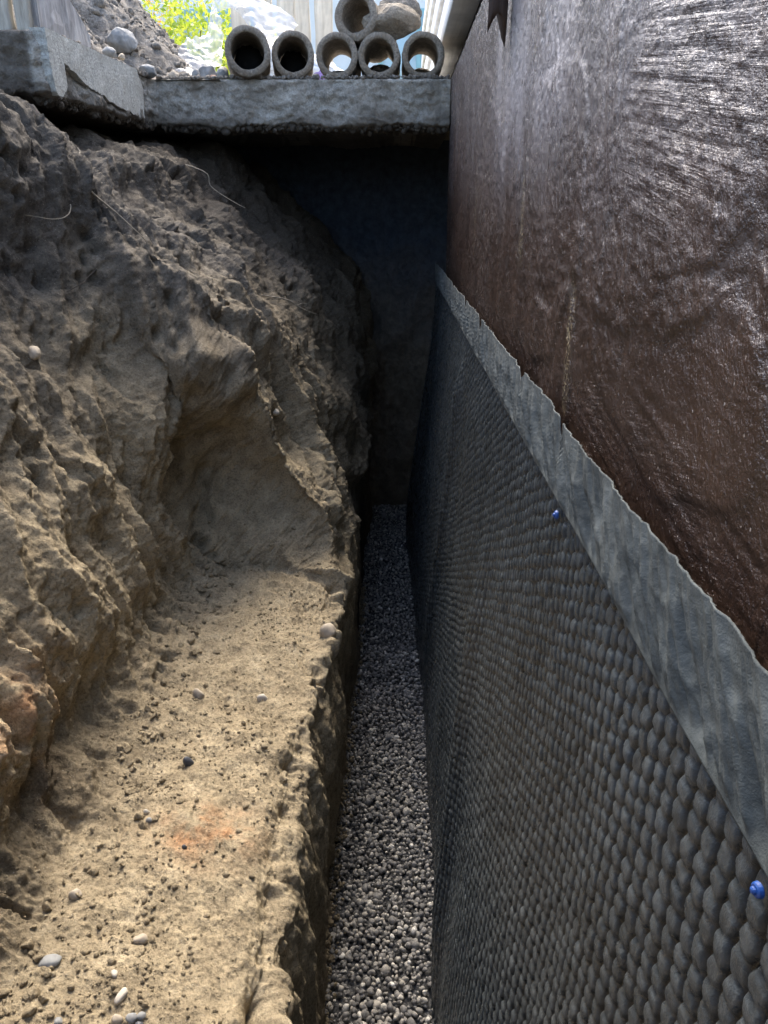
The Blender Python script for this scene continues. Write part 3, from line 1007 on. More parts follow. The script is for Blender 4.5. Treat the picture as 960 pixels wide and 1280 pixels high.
def skim(name, pts, off=.012, thick=.010, seed=0, label=None):
    """flat flake of smooth concrete on the side of the slab: pts = (Y, z)"""
    bm = bmesh.new()
    r2 = random.Random(seed)
    dense = []
    for i in range(len(pts)):
        (a, b), (c, d) = pts[i], pts[(i + 1) % len(pts)]
        m = max(1, int(math.hypot(c - a, d - b) / .012))
        for q in range(m):
            f = q / m
            jag = .0 if b > -.02 and d > -.02 else .0045
            dense.append((a + (c - a) * f + r2.uniform(-jag, jag) * .5, b + (d - b) * f + r2.uniform(-jag, jag)))
    fx = lambda y: -.918 + (y - 2.26) * .078 + off
    front = [bm.verts.new((fx(y), y, z)) for y, z in dense]
    back = [bm.verts.new((fx(y) - thick - .03, y, z)) for y, z in dense]
    bm.faces.new(front)
    n = len(front)
    for i in range(n):
        bm.faces.new((front[i], front[(i + 1) % n], back[(i + 1) % n], back[i]))
    me = bpy.data.meshes.new(name); bm.to_mesh(me); bm.free()
    return P_(link(name, me, M_CONC_SM, label=label), slab)


skim('smooth_face', [(2.255, .004), (2.338, .004), (2.342, -.118), (2.30, -.150), (2.272, -.140), (2.262, -.09)], .018, seed=1, label='narrow pale smooth facet at the slab corner')
skim('smooth_face', [(2.343, .004), (2.60, .004), (2.86, .004), (2.90, -.05), (2.89, -.135), (2.80, -.135), (2.66, -.122), (2.55, -.108), (2.43, -.085), (2.346, -.055)], .014, seed=2, label='long pale smooth facet with ragged lower edge')

# ------------------------------------------------------------------ clay pipes
pipes = []


def clay_pipe(x, y, z, ro, ri, ln, seed, label, yaw=0, pitch=0, plug=None, group='short clay drain pipes'):
    nA, nL = 56, 22
    rt = empty('clay_pipe', (x, y, z), label, 'pipe', group)
    prof = [(ro, .004)] + [(ro, ln * k / nL) for k in range(1, nL)] + [(ro, ln - .003), (ro - .004, ln), (ri + .004, ln), (ri, ln - .004)] + [(ri, ln * k / nL) for k in range(nL - 1, 0, -1)] + [(ri, .005), (ri + .003, 0), ((ro + ri) / 2, -.001), (ro - .004, 0)]
    pr = np.array(prof + prof[:1])
    A = np.linspace(0, 2 * math.pi, nA + 1)
    RR = pr[:, 0][:, None]; LL = pr[:, 1][:, None]
    X = RR * np.cos(A)[None]; Z = RR * np.sin(A)[None]; Y = LL + 0 * A[None]
    s = seed * 5.1
    n = .004 * fbm(X * 14 + s, Y * 8, Z * 14, 3) + .0022 * fbm(X * 60 + s, Y * 60, Z * 60, 3)
    n[:, -1] = n[:, 0]
    k = 1 + n / RR
    me = mesh_np('shell', np.stack([X * k, Y + n * .8, Z * k], -1).reshape(-1, 3), grid_faces(len(pr), nA + 1, True))
    o = link('pipe_shell', me, M_CLAY, rt)
    if plug is not None:
        depth, height, mt = plug
        V, F = ICO4
        V = V.copy()
        V = V * (1 + .16 * fbm(V[:, 0] * 3 + s, V[:, 1] * 3, V[:, 2] * 3, 4, .6))[:, None]
        V = V * np.array([ri * .96, .035, ri * .97 * height])
        V[:, 2] -= ri * (1 - height) * .92
        V[:, 1] += depth
        V[:, 0] = np.clip(V[:, 0], -ri * .97, ri * .97)
        me = mesh_np('plug', V, F)
        link('soil_plug', me, mt, rt)
    rt.rotation_euler = (pitch, 0, yaw)
    pipes.append(rt)
    return rt


OR, IR = .073, .051
XP = lambda px, zc: (px - 497) * zc / 962
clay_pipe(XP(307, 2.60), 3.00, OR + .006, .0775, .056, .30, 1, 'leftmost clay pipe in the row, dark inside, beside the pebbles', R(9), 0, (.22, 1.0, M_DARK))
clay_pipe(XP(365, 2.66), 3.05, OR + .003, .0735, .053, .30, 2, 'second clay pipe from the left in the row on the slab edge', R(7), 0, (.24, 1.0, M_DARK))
clay_pipe(XP(420, 2.68), 3.07, OR + .003, OR, IR, .30, 3, 'middle clay pipe of the row with a pale sack showing through its bore', 0, 0, (.18, .28, M_HEAP))
clay_pipe(XP(473, 2.68), 3.07, OR + .003, OR, IR, .30, 4, 'fourth clay pipe of the row with brown soil at its far end', 0, 0, (.26, .62, M_HEAP))
clay_pipe(XP(528, 2.68), 3.07, OR + .003, OR + .001, IR + .002, .30, 5, 'rightmost clay pipe of the row, against the tarred wall', 0, 0, (.27, .50, M_CLOD))
clay_pipe(XP(442, 2.60), 3.09, .200, OR + .004, IR, .30, 6, 'single clay pipe lying on top of the row', R(-13), R(-4), (.10, .22, M_HEAP))
# a length of bent wire caught in the second pipe
# ------------------------------------------------------------------ stones on the slab
M_STONE_G = m_plain('grey_river_stone', (0.24, 0.245, 0.24), 0.8, 0.35, 25, 0.002)
M_STONE_B = m_plain('blue_grey_stone', (0.22, 0.225, 0.22), 0.8, 0.3, 25, 0.002)
M_STONE_T = m_plain('tan_stone', (0.36, 0.31, 0.24), 0.85, 0.3, 25, 0.003)
M_STONE_D = m_plain('dark_stone', (0.06, 0.065, 0.075), 0.5, 0.3, 30, 0.002)
M_STONE_W = m_plain('white_quartz_stone', (0.46, 0.42, 0.35), 0.75, 0.25, 30, 0.001)
M_STONE_R = m_plain('red_brown_stone', (0.25, 0.13, 0.09), 0.8, 0.3, 30, 0.002)


def stone(x, y, z, size, mat, seed, label, cat='stone', group=None, rot=(0, 0, 0), ang=.5, rough=.18, fine=.03, sub=4, name='stone'):
    o = link(name, rock(name, size, seed, sub, rough, ang, fine), mat, label=label, cat=cat, group=group, loc=(x, y, z))
    o.rotation_euler = rot
    return o


def at(px, py, zc):
    """a point of the place from how far right/left and above/below the horizon line it lies at distance zc"""
    h = (py - 268) * .9327 * zc / 962
    Z = (zc - .3607 * h) / .9327
    return XP(px, zc), Z, -GL - h


x, y, z = at(489, 40, 2.62)
stone(x + .0, 3.13, .180, (.098, .07, .066), M_CLOD, 21, 'big tan sandstone lump resting on the two right-hand pipes', 'rock', None, (0, R(4), 0), .9, .14, .05, 5, 'rock')
stone(x + .03, 3.26, .255, (.075, .06, .05), M_HEAP, 22, 'dark grey lump behind and above the tan sandstone on the pipes', 'rock', None, (0, R(8), 0), .9, .2, .06, 5, 'rock')

SLP = [  # px, py, zc, half sizes, material, label, angular
    (190, 90, 2.63, (.032, .03, .022), M_STONE_B, 'blue-grey angular stone at the inner corner of the slab', .8),
    (211, 94, 2.66, (.021, .02, .017), M_STONE_T, 'round tan pebble right of the blue-grey stone on the slab', .2),
    (203, 92, 2.75, (.018, .02, .02), M_STONE_R, 'dark reddish pebble squeezed behind the tan pebble', .4),
    (227, 91, 2.72, (.028, .024, .018), M_HEAP, 'flat brown soil clod in the pebble row on the slab', .6),
    (241, 92, 2.68, (.016, .015, .021), M_STONE_G, 'upright grey pebble left of the square stone', .3),
    (257, 88, 2.74, (.042, .032, .030), M_STONE_G, 'squarish grey stone with broken corners beside the leftmost pipe', .9),
    (276, 91, 2.70, (.023, .022, .022), M_STONE_G, 'round grey pebble touching the leftmost pipe', .1),
    (276, 78, 2.85, (.022, .022, .024), M_STONE_T, 'pale pebble behind the round one by the leftmost pipe', .2),
    (262, 96, 2.66, (.018, .016, .010), M_STONE_R, 'flat rusty chip in front of the squarish stone', .7),
    (143, 75, 2.47, (.024, .022, .018), M_STONE_G, 'small grey stone at the foot of the soil heap', .4),
    (158, 79, 2.50, (.012, .012, .010), M_STONE_T, 'tiny tan chip between heap and slab rim', .5),
]
for k, (px, py, zc, sz, mt, lb, ag) in enumerate(SLP):
    x, y, z = at(px, py, zc)
    y = max(y, 3.075 if x > -.8 else y)
    if x < -.82:
        x -= .02
    stone(x, y, sz[2] * .85 + (.0 if py > 80 else .03), sz, mt, 60 + k, lb, 'stone', None, (0, 0, k * 1.3), ag, .18, .03)

# crumbs along the slab rim
r3 = np.random.default_rng(31)
pos = []
for k in range(900):
    s = r3.random()
    if s < .72:
        x = r3.uniform(-.85, .175); y = 3.035 + abs(r3.normal()) * .022
    else:
        f = r3.random(); x = -.915 + f * .07 - abs(r3.normal()) * .03; y = 2.27 + f * .76
    pos.append((x, y, .002 + r3.random() * .006))
pos = np.array(pos)
n = len(pos)
V, F, at_ = scatter('c', stone_protos(ICO1, 6, 90), pos, (r3.gamma(2.2, .0016, n) + .0015)[:, None] * np.array([1, 1, .8]), rand_rot(n, r3), r3.random(n))
link('loose_grit', mesh_np('loose_grit', V, F, attrs=at_), M_HEAP, kind='stuff', label='loose grit and soil crumbs along the rim of the slab', cat='grit')

# ------------------------------------------------------------------ soil heap, boulder, boards on the slab
def build_heap():
    nx, ny = 330, 330
    X, Y = np.meshgrid(np.linspace(-2.9, -.62, nx), np.linspace(2.40, 5.4, ny))
    peak = .74 * np.exp(-(((X + 1.50) / .47) ** 2 + ((Y - 3.75) / .85) ** 2) ** .9)
    edge = -.915 + (Y - 2.26) * .078 - .015
    run = sstep(.0, .30, edge + .02 - X) * (Y < 3.02) + sstep(3.0, 3.3, Y) * (Y >= 3.02)
    hgt = (peak + .04 * sstep(0, .1, peak)) * run
    hgt = hgt * sstep(-.66, -.95, X) if False else hgt * np.clip((-.68 - X) / .22, 0, 1) ** .8
    n = .05 * fbm(X * 6, Y * 6, hgt * 6, 3) + .030 * np.abs(fbm(X * 16, Y * 16, hgt * 16, 4, .6)) + .012 * fbm(X * 60, Y * 60, hgt * 60, 2)
    Z = np.maximum(hgt + n * sstep(.0, .05, hgt), -.004) - .004
    ok = (run > 0).ravel()
    Fh = grid_faces(ny, nx); Fh = Fh[ok[Fh].all(1)]
    me = mesh_np('heap', np.stack([X, Y, Z], -1).reshape(-1, 3), Fh)
    o = link('soil_heap', me, M_HEAP, label='mound of loose grey-brown excavated soil on the slab', cat='soil heap', kind='stuff')
    return X, Y, Z


HX, HY, HZ = build_heap()


def heap_z(x, y):
    i = np.argmin((HX[0] - x) ** 2); j = np.argmin((HY[:, 0] - y) ** 2)
    return float(HZ[j, i])


r4 = np.random.default_rng(8)
n = 4200
px_ = r4.uniform(-2.2, -.8, n); py_ = r4.uniform(2.5, 4.6, n)
pos = np.array([(a, b, heap_z(a, b) + .002) for a, b in zip(px_, py_)])
keep = pos[:, 2] > .012
pos = pos[keep]; n = len(pos)
V, F, at_ = scatter('c', stone_protos(ICO2, 8, 190), pos, (r4.gamma(1.6, .0035, n) + .002)[:, None] * np.array([1, 1, .8]), rand_rot(n, r4), r4.beta(2, 3, n))
link('heap_clods', mesh_np('heap_clods', V, F, attrs=at_), M_HEAP, kind='stuff', label='small stones and clods scattered over the soil heap', cat='rubble')

bx, by, bz = at(150, 55, 2.72)
stone(bx, by, heap_z(bx, by) + .03, (.052, .05, .045), M_STONE_G, 33, 'rounded grey boulder sitting on the slope of the soil heap', 'boulder', None, (.2, .3, .4), .6, .18, .02, 5, 'boulder')

M_OLDB = m_wood('weathered_grey_board', (0.22, 0.20, 0.165), (0.58, 0.55, 0.47), (1, 1, .10), 0.85, 30)
M_OLDB2 = m_wood('rough_grey_board', (0.17, 0.165, 0.165), (0.46, 0.45, 0.44), (1, 1, .22), 0.9, 40)
# boards standing on the slab at the far left
for (xc, w, lb, mt, yy, yaw, h, tp) in ((-1.062, .080, 'broad weathered board standing at the far left end of the slab', M_OLDB, 2.35, 0, .6, 0), (-.990, .040, 'narrow weathered board standing between two others on the slab', M_OLDB, 2.352, 0, .6, .15)):
    o = plank('weathered_board', w, .03, h, mt, int(w * 1000), .004, tp, label=lb, cat='board', group='old boards standing on the slab')
    o.location = (xc, yy, .0); o.rotation_euler = (R(-2), 0, yaw)
# the third board has its top sawn off in a slope
bm = bmesh.new()
N = 24
outl = [(0, 0), (.30, 0), (.30, .060), (.27, .085), (.20, .125), (.10, .19), (0, .27)]
fr = [bm.verts.new((a, 0, b)) for a, b in outl]; bk = [bm.verts.new((a, .035, b)) for a, b in outl]
bm.faces.new(fr); bm.faces.new(bk[::-1])
for i in range(len(outl)):
    bm.faces.new((fr[i], bk[i], bk[(i + 1) % len(outl)], fr[(i + 1) % len(outl)]))
bmesh.ops.bevel(bm, geom=bm.edges[:], offset=.004, segments=2, affect='EDGES')
bmesh.ops.triangulate(bm, faces=bm.faces[:])
bmesh.ops.subdivide_edges(bm, edges=bm.edges[:], cuts=4, use_grid_fill=True)
for v in bm.verts:
    q = v.co
    n_ = float(fbm(np.array(q.x * 30), np.array(q.y * 30), np.array(q.z * 12), 3))
    v.co += Vector((n_ * .003, n_ * .006, n_ * .004))
me = bpy.data.meshes.new('sloped_board'); bm.to_mesh(me); bm.free()
o = link('weathered_board', me, M_OLDB2, label='wide rough grey board with sloping top along the slab side', cat='board', group='old boards standing on the slab')
o.location = (-.958, 2.365, .001); o.rotation_euler = (0, 0, R(84))

# splintered strips between the board and the heap
for k in range(6):
    y0 = 2.55 + .05 * k
    pts = [(-.965 - .01 * k, y0, .06 - .004 * k), (-.945 - .004 * k, y0 + .06, .035), (-.925, y0 + .13, .006)]
    link('wood_splinter', tube('splinter', pts, [.004, .006, .003], 5), M_OLDB, label='thin grey wood splinter lying between the sloping board and the heap', cat='wood splinter', group='splinters beside the sloping board')

# ------------------------------------------------------------------ sheet plastic and sack
def crumple(name, pts, nu, nv, amp, seed, mat, label, cat, fold=4.2):
    """pts: coarse control grid (rows, cols, 3), bicubic-ish interpolated and crumpled"""
    C_ = np.array(pts, float)
    t = np.linspace(0, C_.shape[0] - 1, nv)
    A = np.stack([catmull3(C_[:, j], t) for j in range(C_.shape[1])], 1)
    u = np.linspace(0, C_.shape[1] - 1, nu)
    B = np.stack([catmull3(A[i], u) for i in range(nv)], 0)
    n = grid_normals(B.astype(np.float32))
    X, Y, Z = B[..., 0], B[..., 1], B[..., 2]
    s = seed * 3.3
    d = fbm(X * fold + s, Y * fold, Z * fold, 3, .5, ridged=True) - .3 + .5 * (fbm(X * fold * 3 + s, Y * fold * 3, Z * fold * 3, 2, .5, ridged=True) - .3)
    B = B + n * (amp * d)[..., None]
    B[..., 2] = np.maximum(B[..., 2], .006)
    me = mesh_np(name, B.reshape(-1, 3), grid_faces(nv, nu))
    return link(name, me, mat, label=label, cat=cat)


def catmull3(P, t):
    k = len(P)
    i = np.clip(np.floor(t).astype(int), 0, k - 2)
    f = (t - i)[:, None]
    p0, p1, p2, p3 = P[np.clip(i - 1, 0, k - 1)], P[i], P[i + 1], P[np.clip(i + 2, 0, k - 1)]
    return 0.5 * ((2 * p1) + (-p0 + p2) * f + (2 * p0 - 5 * p1 + 4 * p2 - p3) * f ** 2 + (-p0 + 3 * p1 - 3 * p2 + p3) * f ** 3)


M_CLEAR = m_plastic('clear_sheet_plastic', .55, (.62, .64, .66))
M_SACK = m_plastic('white_woven_sack', .98, (.80, .81, .80))
G = lambda rows: [[at(*p) for p in row] for row in rows]
crumple('plastic_sheet', G([
    [(196, 84, 2.85), (215, 66, 3.0), (232, 50, 3.1), (250, 42, 3.2), (262, 4, 3.3)],
    [(205, 88, 2.80), (222, 76, 2.95), (240, 62, 3.05), (258, 50, 3.15), (268, 6, 3.3)],
    [(218, 92, 2.78), (236, 86, 2.88), (252, 76, 2.98), (268, 62, 3.1), (276, 20, 3.3)],
    [(236, 94, 2.78), (250, 92, 2.84), (266, 84, 2.95), (276, 70, 3.05), (280, 34, 3.3)]]),
    90, 70, .045, 4, M_CLEAR, 'crumpled clear plastic sheet draped from the heap over the pebbles', 'plastic sheet')
crumple('plastic_sheet', G([
    [(262, -10, 3.5), (290, -12, 3.5), (320, -6, 3.5), (350, 10, 3.5), (372, 30, 3.5)],
    [(262, 6, 3.5), (285, 4, 3.45), (310, 14, 3.4), (332, 34, 3.4), (348, 52, 3.35)],
    [(266, 16, 3.5), (286, 10, 3.45), (302, 22, 3.4), (318, 44, 3.35), (330, 62, 3.3)]]),
    90, 50, .02, 9, M_CLEAR, 'clear plastic film arching over the grass behind the leftmost pipe', 'plastic film')
sack = empty('sack', at(365, 55, 3.6), 'white woven sack with faint grey print lying behind the pipes', 'sack')


def sack_mesh():
    V, F = ICO5
    V = V.copy()
    V = np.sign(V) * np.abs(V) ** .75
    V = V * np.array([.26, .16, .10]) * (1 + .14 * fbm(V[:, 0] * 2.2, V[:, 1] * 2.2, V[:, 2] * 2.2, 4, .5, ridged=True))[:, None]
    return mesh_np('sack', V, F)


M_SACKP = NT('printed_white_sack')
_v = M_SACKP.mapping((26, 1, 60))
_w = M_SACKP.ramp(M_SACKP.noise(1.0, 2, .5, _v), [(.52, 0), (.56, 1)])
_rows = M_SACKP.n.new('ShaderNodeTexWave'); _rows.inputs['Scale'].default_value = 9; _rows.bands_direction = 'Z'
M_SACKP.L(M_SACKP.co.outputs['Object'], _rows.inputs['Vector'])
_m = M_SACKP.math('MULTIPLY', _w, M_SACKP.ramp(_rows.outputs['Fac'], [(.45, 0), (.6, .55)]))
M_SACKP.fin(M_SACKP.mix(_m, (.78, .79, .79), (.35, .40, .45)), .6, M_SACKP.bump(M_SACKP.noise(14, 4), .01, .8))
o = link('sack_body', sack_mesh(), M_SACKP.m, sack)
o.rotation_euler = (0, R(14), R(4)); sack.location.z = .17
o = link('printed_label', rock('print', (.035, .012, .05), 4, 4, .3, .3), m_plain('purple_print', (.35, .24, .55), .5, .4, 30), sack, loc=(.13, -.15, -.035))

# pale striped timber and a cut log behind the sack
M_PALE = m_wood('pale_grained_timber', (0.58, 0.48, 0.35), (0.86, 0.76, 0.60), (6, 1, .5), .7, 6)
logo = empty('cut_log', at(400, 62, 3.5), 'short cut log with growth rings facing out behind the pipes', 'log')
bm = bmesh.new()
bmesh.ops.create_cone(bm, cap_ends=False, segments=40, radius1=.085, radius2=.085, depth=.5)
me = bpy.data.meshes.new('bark'); bm.to_mesh(me); bm.free(); me.shade_smooth()
b_ = link('bark', me, M_OLDB, logo); b_.rotation_euler = (R(90), 0, 0); b_.location = (0, .25, 0)
t = NT('log_end_rings')
ln_ = t.n.new('ShaderNodeTexWave'); ln_.wave_type = 'RINGS'; ln_.rings_direction = 'SPHERICAL'; ln_.inputs['Scale'].default_value = 24; ln_.inputs['Distortion'].default_value = 1.5
t.L(t.co.outputs['Object'], ln_.inputs['Vector'])
M_RING = t.fin(t.ramp(ln_.outputs['Fac'], [(.2, (.36, .28, .19)), (.7, (.66, .58, .45))]), .8)
bm = bmesh.new()
bmesh.ops.create_circle(bm, cap_ends=True, segments=40, radius=.083)
me = bpy.data.meshes.new('cut_face'); bm.to_mesh(me); bm.free()
c_ = link('cut_face', me, M_RING, logo); c_.rotation_euler = (R(90), 0, 0); c_.location = (0, -.002, 0)
logo.location.z = .085
stack = [(-.78, 4.75, .30), (-.56, 4.75, .34), (-.36, 4.78, .30)]
for k in range(5):
    yk = 4.55 + (k % 2) * .01
    me = box_mesh('fence_board', -.045, .045, -.012, .012, 0, 1.0 + .03 * (k % 3), 4, 2, 12, .006, k, 8)
    o = link('upright_board', me, M_PALE, label='pale grained upright boards leaning behind the sack', cat='board', group='pale boards behind the sack')
    o.location = (-.80 + k * .104, yk, 0); o.rotation_euler = (R(-4), R((k % 3 - 1) * 1.5), 0)

# ------------------------------------------------------------------ things lying on the ledge
LEDGE = [  # X, Y, half sizes, material, label, rot, angular, sink, name, cat
    (-.455, .730, (.017, .012, .007), M_STONE_B, 'flat blue-grey double-lobed pebble pressed in the sand at lower left', .3, .2, .4, 'pebble', 'pebble'),
    (-.415, .655, (.007, .007, .006), M_STONE_B, 'small shiny blue-grey pebble near the bottom left corner', .3, .5, .1, 'pebble', 'pebble'),
    (-.350, .775, (.012, .009, .010), M_STONE_T, 'tan stone half buried in a patch of clods', .3, .5, .1, 'pebble', 'pebble'),
    (-.348, .690, (.007, .013, .006), M_STONE_W, 'slender creamy white pebble standing out of the sand', -.4, .2, .0, 'pebble', 'pebble'),
    (-.365, .715, (.007, .006, .005), M_STONE_W, 'whitish crumb just above the slender white pebble', -.4, .6, .0, 'pebble', 'pebble'),
    (-.317, .672, (.008, .006, .005), M_STONE_B, 'blue-grey pebble on top of the dark pebble cluster', .9, .4, -.6, 'pebble', 'pebble'),
    (-.328, .668, (.009, .008, .006), M_STONE_G, 'flat grey pebble on the left of the dark cluster', .2, .4, -.3, 'pebble', 'pebble'),
    (-.318, .658, (.008, .010, .006), M_STONE_D, 'glossy black pebble in the middle of the cluster', .1, .5, -.3, 'pebble', 'pebble'),
    (-.325, .647, (.006, .006, .005), M_STONE_B, 'pale blue pebble at the lower end of the cluster', .1, .5, -.2, 'pebble', 'pebble'),
    (-.310, .652, (.005, .005, .004), M_STONE_W, 'tiny white pebble at the right foot of the cluster', .1, .5, -.2, 'pebble', 'pebble'),
    (-.345, .664, (.010, .008, .006), M_STONE_T, 'brownish flat stone left of the dark cluster', .1, .5, .1, 'pebble', 'pebble'),
    (-.288, .648, (.008, .009, .007), M_STONE_D, 'dark round clod near the bottom edge right of the cluster', .1, .5, .1, 'pebble', 'pebble'),
    (-.400, .985, (.008, .006, .005), M_STONE_B, 'pale bluish chip on the trodden sand below the bank', .1, .7, .1, 'pebble', 'pebble'),
    (-.410, 1.005, (.009, .005, .005), M_STONE_W, 'white sliver just behind the bluish chip', .6, .7, .1, 'pebble', 'pebble'),
    (-.330, .935, (.006, .005, .004), M_STONE_D, 'small dark chip beside the orange stain', .6, .7, .0, 'pebble', 'pebble'),
    (-.370, 1.125, (.020, .010, .009), M_STONE_D, 'dark rotten wood fragment casting a shadow on the ledge', .55, .8, .1, 'wood_fragment', 'wood fragment'),
    (-.272, 1.335, (.017, .013, .009), M_STONE_W, 'pale half-buried stone in the middle of the ledge', .2, .4, .4, 'pebble', 'pebble'),
    (-.395, 1.31, (.022, .013, .012), M_STONE_T, 'long tan clod beside a dark hollow on the ledge', .2, .8, .2, 'clod', 'clod'),
    (-.155, 1.56, (.030, .024, .024), M_STONE_T, 'rounded knob of sand on the far lip of the ledge', .2, .5, .3, 'clod', 'clod'),
    (-.460, .83, (.014, .012, .009), M_STONE_T, 'grey-tan clod near the shadow of the bank', .2, .7, .1, 'clod', 'clod'),
]
for k, (x, y, sz, mt, lb, rz, ag, sink, nm, ct) in enumerate(LEDGE):
    z, nr = drop_on(x, y, -.9)
    if z is None:
        continue
    sz = tuple(q * .85 for q in sz)
    stone(x, y, z + sz[2] * (.30 - sink), sz, mt, 300 + k, lb, ct, None, (.1 * k, .07 * k, rz), ag, .18, .03, 3, nm)

# sand crumbs and grit on the ledge
r5 = np.random.default_rng(77)
pos = []
while len(pos) < 3000:
    if r5.random() < .45:
        c = [(-.43, 1.25), (-.36, .78), (-.33, .68), (-.42, 1.05), (-.27, 1.62), (-.40, .62), (-.25, 1.2)][r5.integers(7)]
        x = c[0] + r5.normal() * .05; y = c[1] + r5.normal() * .07
    else:
        x = r5.uniform(-.56, -.14); y = r5.uniform(.5, 1.95)
    z, nr = drop_on(x, y, -1.0)
    if z is None or nr.z * (1 if nr.z > 0 else -1) < .45:
        continue
    pos.append((x, y, z + .0006))
pos = np.array(pos); n = len(pos)
V, F, at_ = scatter('c', stone_protos(ICO1, 8, 290), pos, np.clip(r5.gamma(1.5, .0011, n) + .0007, 0, .007)[:, None] * np.array([1, 1, .75]), rand_rot(n, r5))
cr_at = {'iron': np.zeros(len(V)), 'soil_shade': np.full(len(V), .15)}
link('sand_crumbs', mesh_np('sand_crumbs', V, F, attrs=cr_at), M_SOIL, kind='stuff', label='small sand crumbs and grit strewn over the ledge', cat='crumbs')

# ------------------------------------------------------------------ roots poking out of the bank
M_ROOT = m_plain('dry_root', (0.24, 0.21, 0.16), .8, .3, 60, .0005)
M_ROOTD = m_plain('dark_root', (0.035, 0.027, 0.02), .8, .3, 60, .0005)


def root(pts, rad, mat, label, sub=None):
    # each point is shot onto the bank from the open side of the trench, then lifted off it
    W_ = []
    for (X, Y, H, lift) in pts:
        p = Vector((.1, Y, -GL - H)); hit = BVH.ray_cast(p, Vector((-1, 0, 0)))
        x = hit[0].x if hit[0] is not None else X
        W_.append((x + lift, Y, -GL - H))
    t = np.linspace(0, len(W_) - 1, 14)
    P = catmull3(np.array(W_), t)
    P += np.stack([.004 * pn(t * 1.3 + rad * 900, t * 0, t * 0 + q) for q in (1, 5, 9)], 1)
    rt = link('root', tube('root', P, np.linspace(rad, rad * .35, 14), 5), mat, label=label, cat='root')
    if sub:
        i, dv = sub
        q = P[i]
        pts2 = [q, q + np.array(dv) * .5 + np.array([0, 0, .004]), q + np.array(dv)]
        link('side_shoot', tube('shoot', pts2, [rad * .6, rad * .45, rad * .2], 4), mat, rt)
    return rt


root([(0, 2.72, -.17, .0), (0, 2.74, -.13, .05), (0, 2.73, -.08, .07), (0, 2.70, -.02, .06)], .0022, M_ROOT, 'thin pale root hanging straight down in the dark just under the slab')
root([(0, 1.92, -.05, .0), (0, 1.95, -.01, .02), (0, 1.97, .05, .02), (0, 2.0, .09, .0)], .0022, M_ROOT, 'pale bent root lying along the upper bank below the dark topsoil')
root([(0, 1.88, -.02, .0), (0, 1.84, .0, .02), (0, 1.80, .01, .02), (0, 1.75, .0, .0)], .0016, M_ROOT, 'thin pale rootlet running level across the upper bank')
root([(0, 2.45, .23, .0), (0, 2.49, .25, .03), (0, 2.52, .28, .04), (0, 2.55, .30, .05)], .0022, M_ROOT, 'forked pale root at the dark edge of the bank', (7, (.03, .03, .002)))
root([(0, 1.86, .12, .0), (0, 1.82, .14, .025), (0, 1.80, .145, .03), (0, 1.77, .16, .01)], .0020, M_ROOTD, 'dark curved twig sticking out of the middle of the bank')
root([(0, 2.15, -.13, .0), (0, 2.2, -.15, .04), (0, 2.24, -.165, .06)], .0022, M_ROOT, 'short stub of root near the corner of the slab')

# stones set in the bank
for (y, h, sz, mt, lb, ag) in (
        (1.46, .17, (.022, .024, .020), M_STONE_G, 'round grey cobble bedded in the upper left bank', .1),
        (1.05, .55, (.024, .020, .024), M_STONE_T, 'smooth tan lump bulging from the near bank', .1),
        (1.55, .26, (.012, .020, .014), M_STONE_T, 'oblong tan stone low in the middle of the bank', .2),
        (2.12, .52, (.012, .012, .010), M_STONE_W, 'tiny pale stone on the far part of the bank', .4)):
    hit = BVH.ray_cast(Vector((-.1, y, -GL - h)), Vector((-1, 0, 0)))
    if hit[0] is not None:
        stone(hit[0].x + sz[0] * .25, y, -GL - h, sz, mt, int(y * 100), lb, 'stone', None, (.2, .1, .5), ag, .15, .03, 4, 'embedded_stone')

# ------------------------------------------------------------------ yard beyond the slab
M_LEAF = m_leaf('bright_yellow_green_leaf', (0.24, 0.36, 0.03), (0.62, 0.66, 0.09))
M_LEAFO = m_leaf('orange_petal', (0.75, 0.28, 0.02), (0.85, 0.50, 0.03))
M_STEM = m_plain('green_brown_stem', (.10, .09, .04), .8)


def bush(x, y, z, rx, ry, rz, n, label, seed, flowers=0):
    rt = empty('shrub', (x, y, z), label, 'shrub')
    r2 = np.random.default_rng(seed)

    def leaves(nm, n, size, mat, lim=1.0):
        c = r2.normal(size=(n, 3)); c /= np.linalg.norm(c, axis=1)[:, None]
        rad = r2.uniform(.25, 1, n) ** .5
        lob = 1 + .35 * fbm(c[:, 0] * 2 + seed, c[:, 1] * 2, c[:, 2] * 2, 3)
        p = c * (rad * lob)[:, None] * np.array([rx, ry, rz]); p[:, 2] += rz
        q = np.array([(-.5, 0, 0), (0, .22, .05), (.5, 0, 0), (0, -.22, .05)], np.float32)
        Rm = rand_rot(n, r2)
        s = r2.uniform(.6, 1.3, n) * size
        V = np.einsum('nij,kj->nki', Rm, q) * s[:, None, None] + p[:, None, :]
        F = np.arange(n * 4).reshape(-1, 4)
        me = mesh_np(nm, V.reshape(-1, 3), F, smooth=False, attrs={'tint': np.repeat(r2.random(n), 4)})
        o = link(nm, me, mat, rt)
        return o
    leaves('foliage', n, .05, M_LEAF)
    if flowers:
        fl = leaves('blossom', flowers, .05, M_LEAFO)
        fl.scale = (.5, .5, .5); fl.location = (-rx * .35, -ry * .4, rz * 1.0)
    for k in range(6):
        a = k * 1.05
        link('stem', tube('stem', [(0, 0, -.02), (rx * .3 * math.cos(a), ry * .3 * math.sin(a), rz * .8), (rx * .7 * math.cos(a), ry * .7 * math.sin(a), rz * 1.5)], [.012, .008, .003], 5), M_STEM, rt)
    return rt


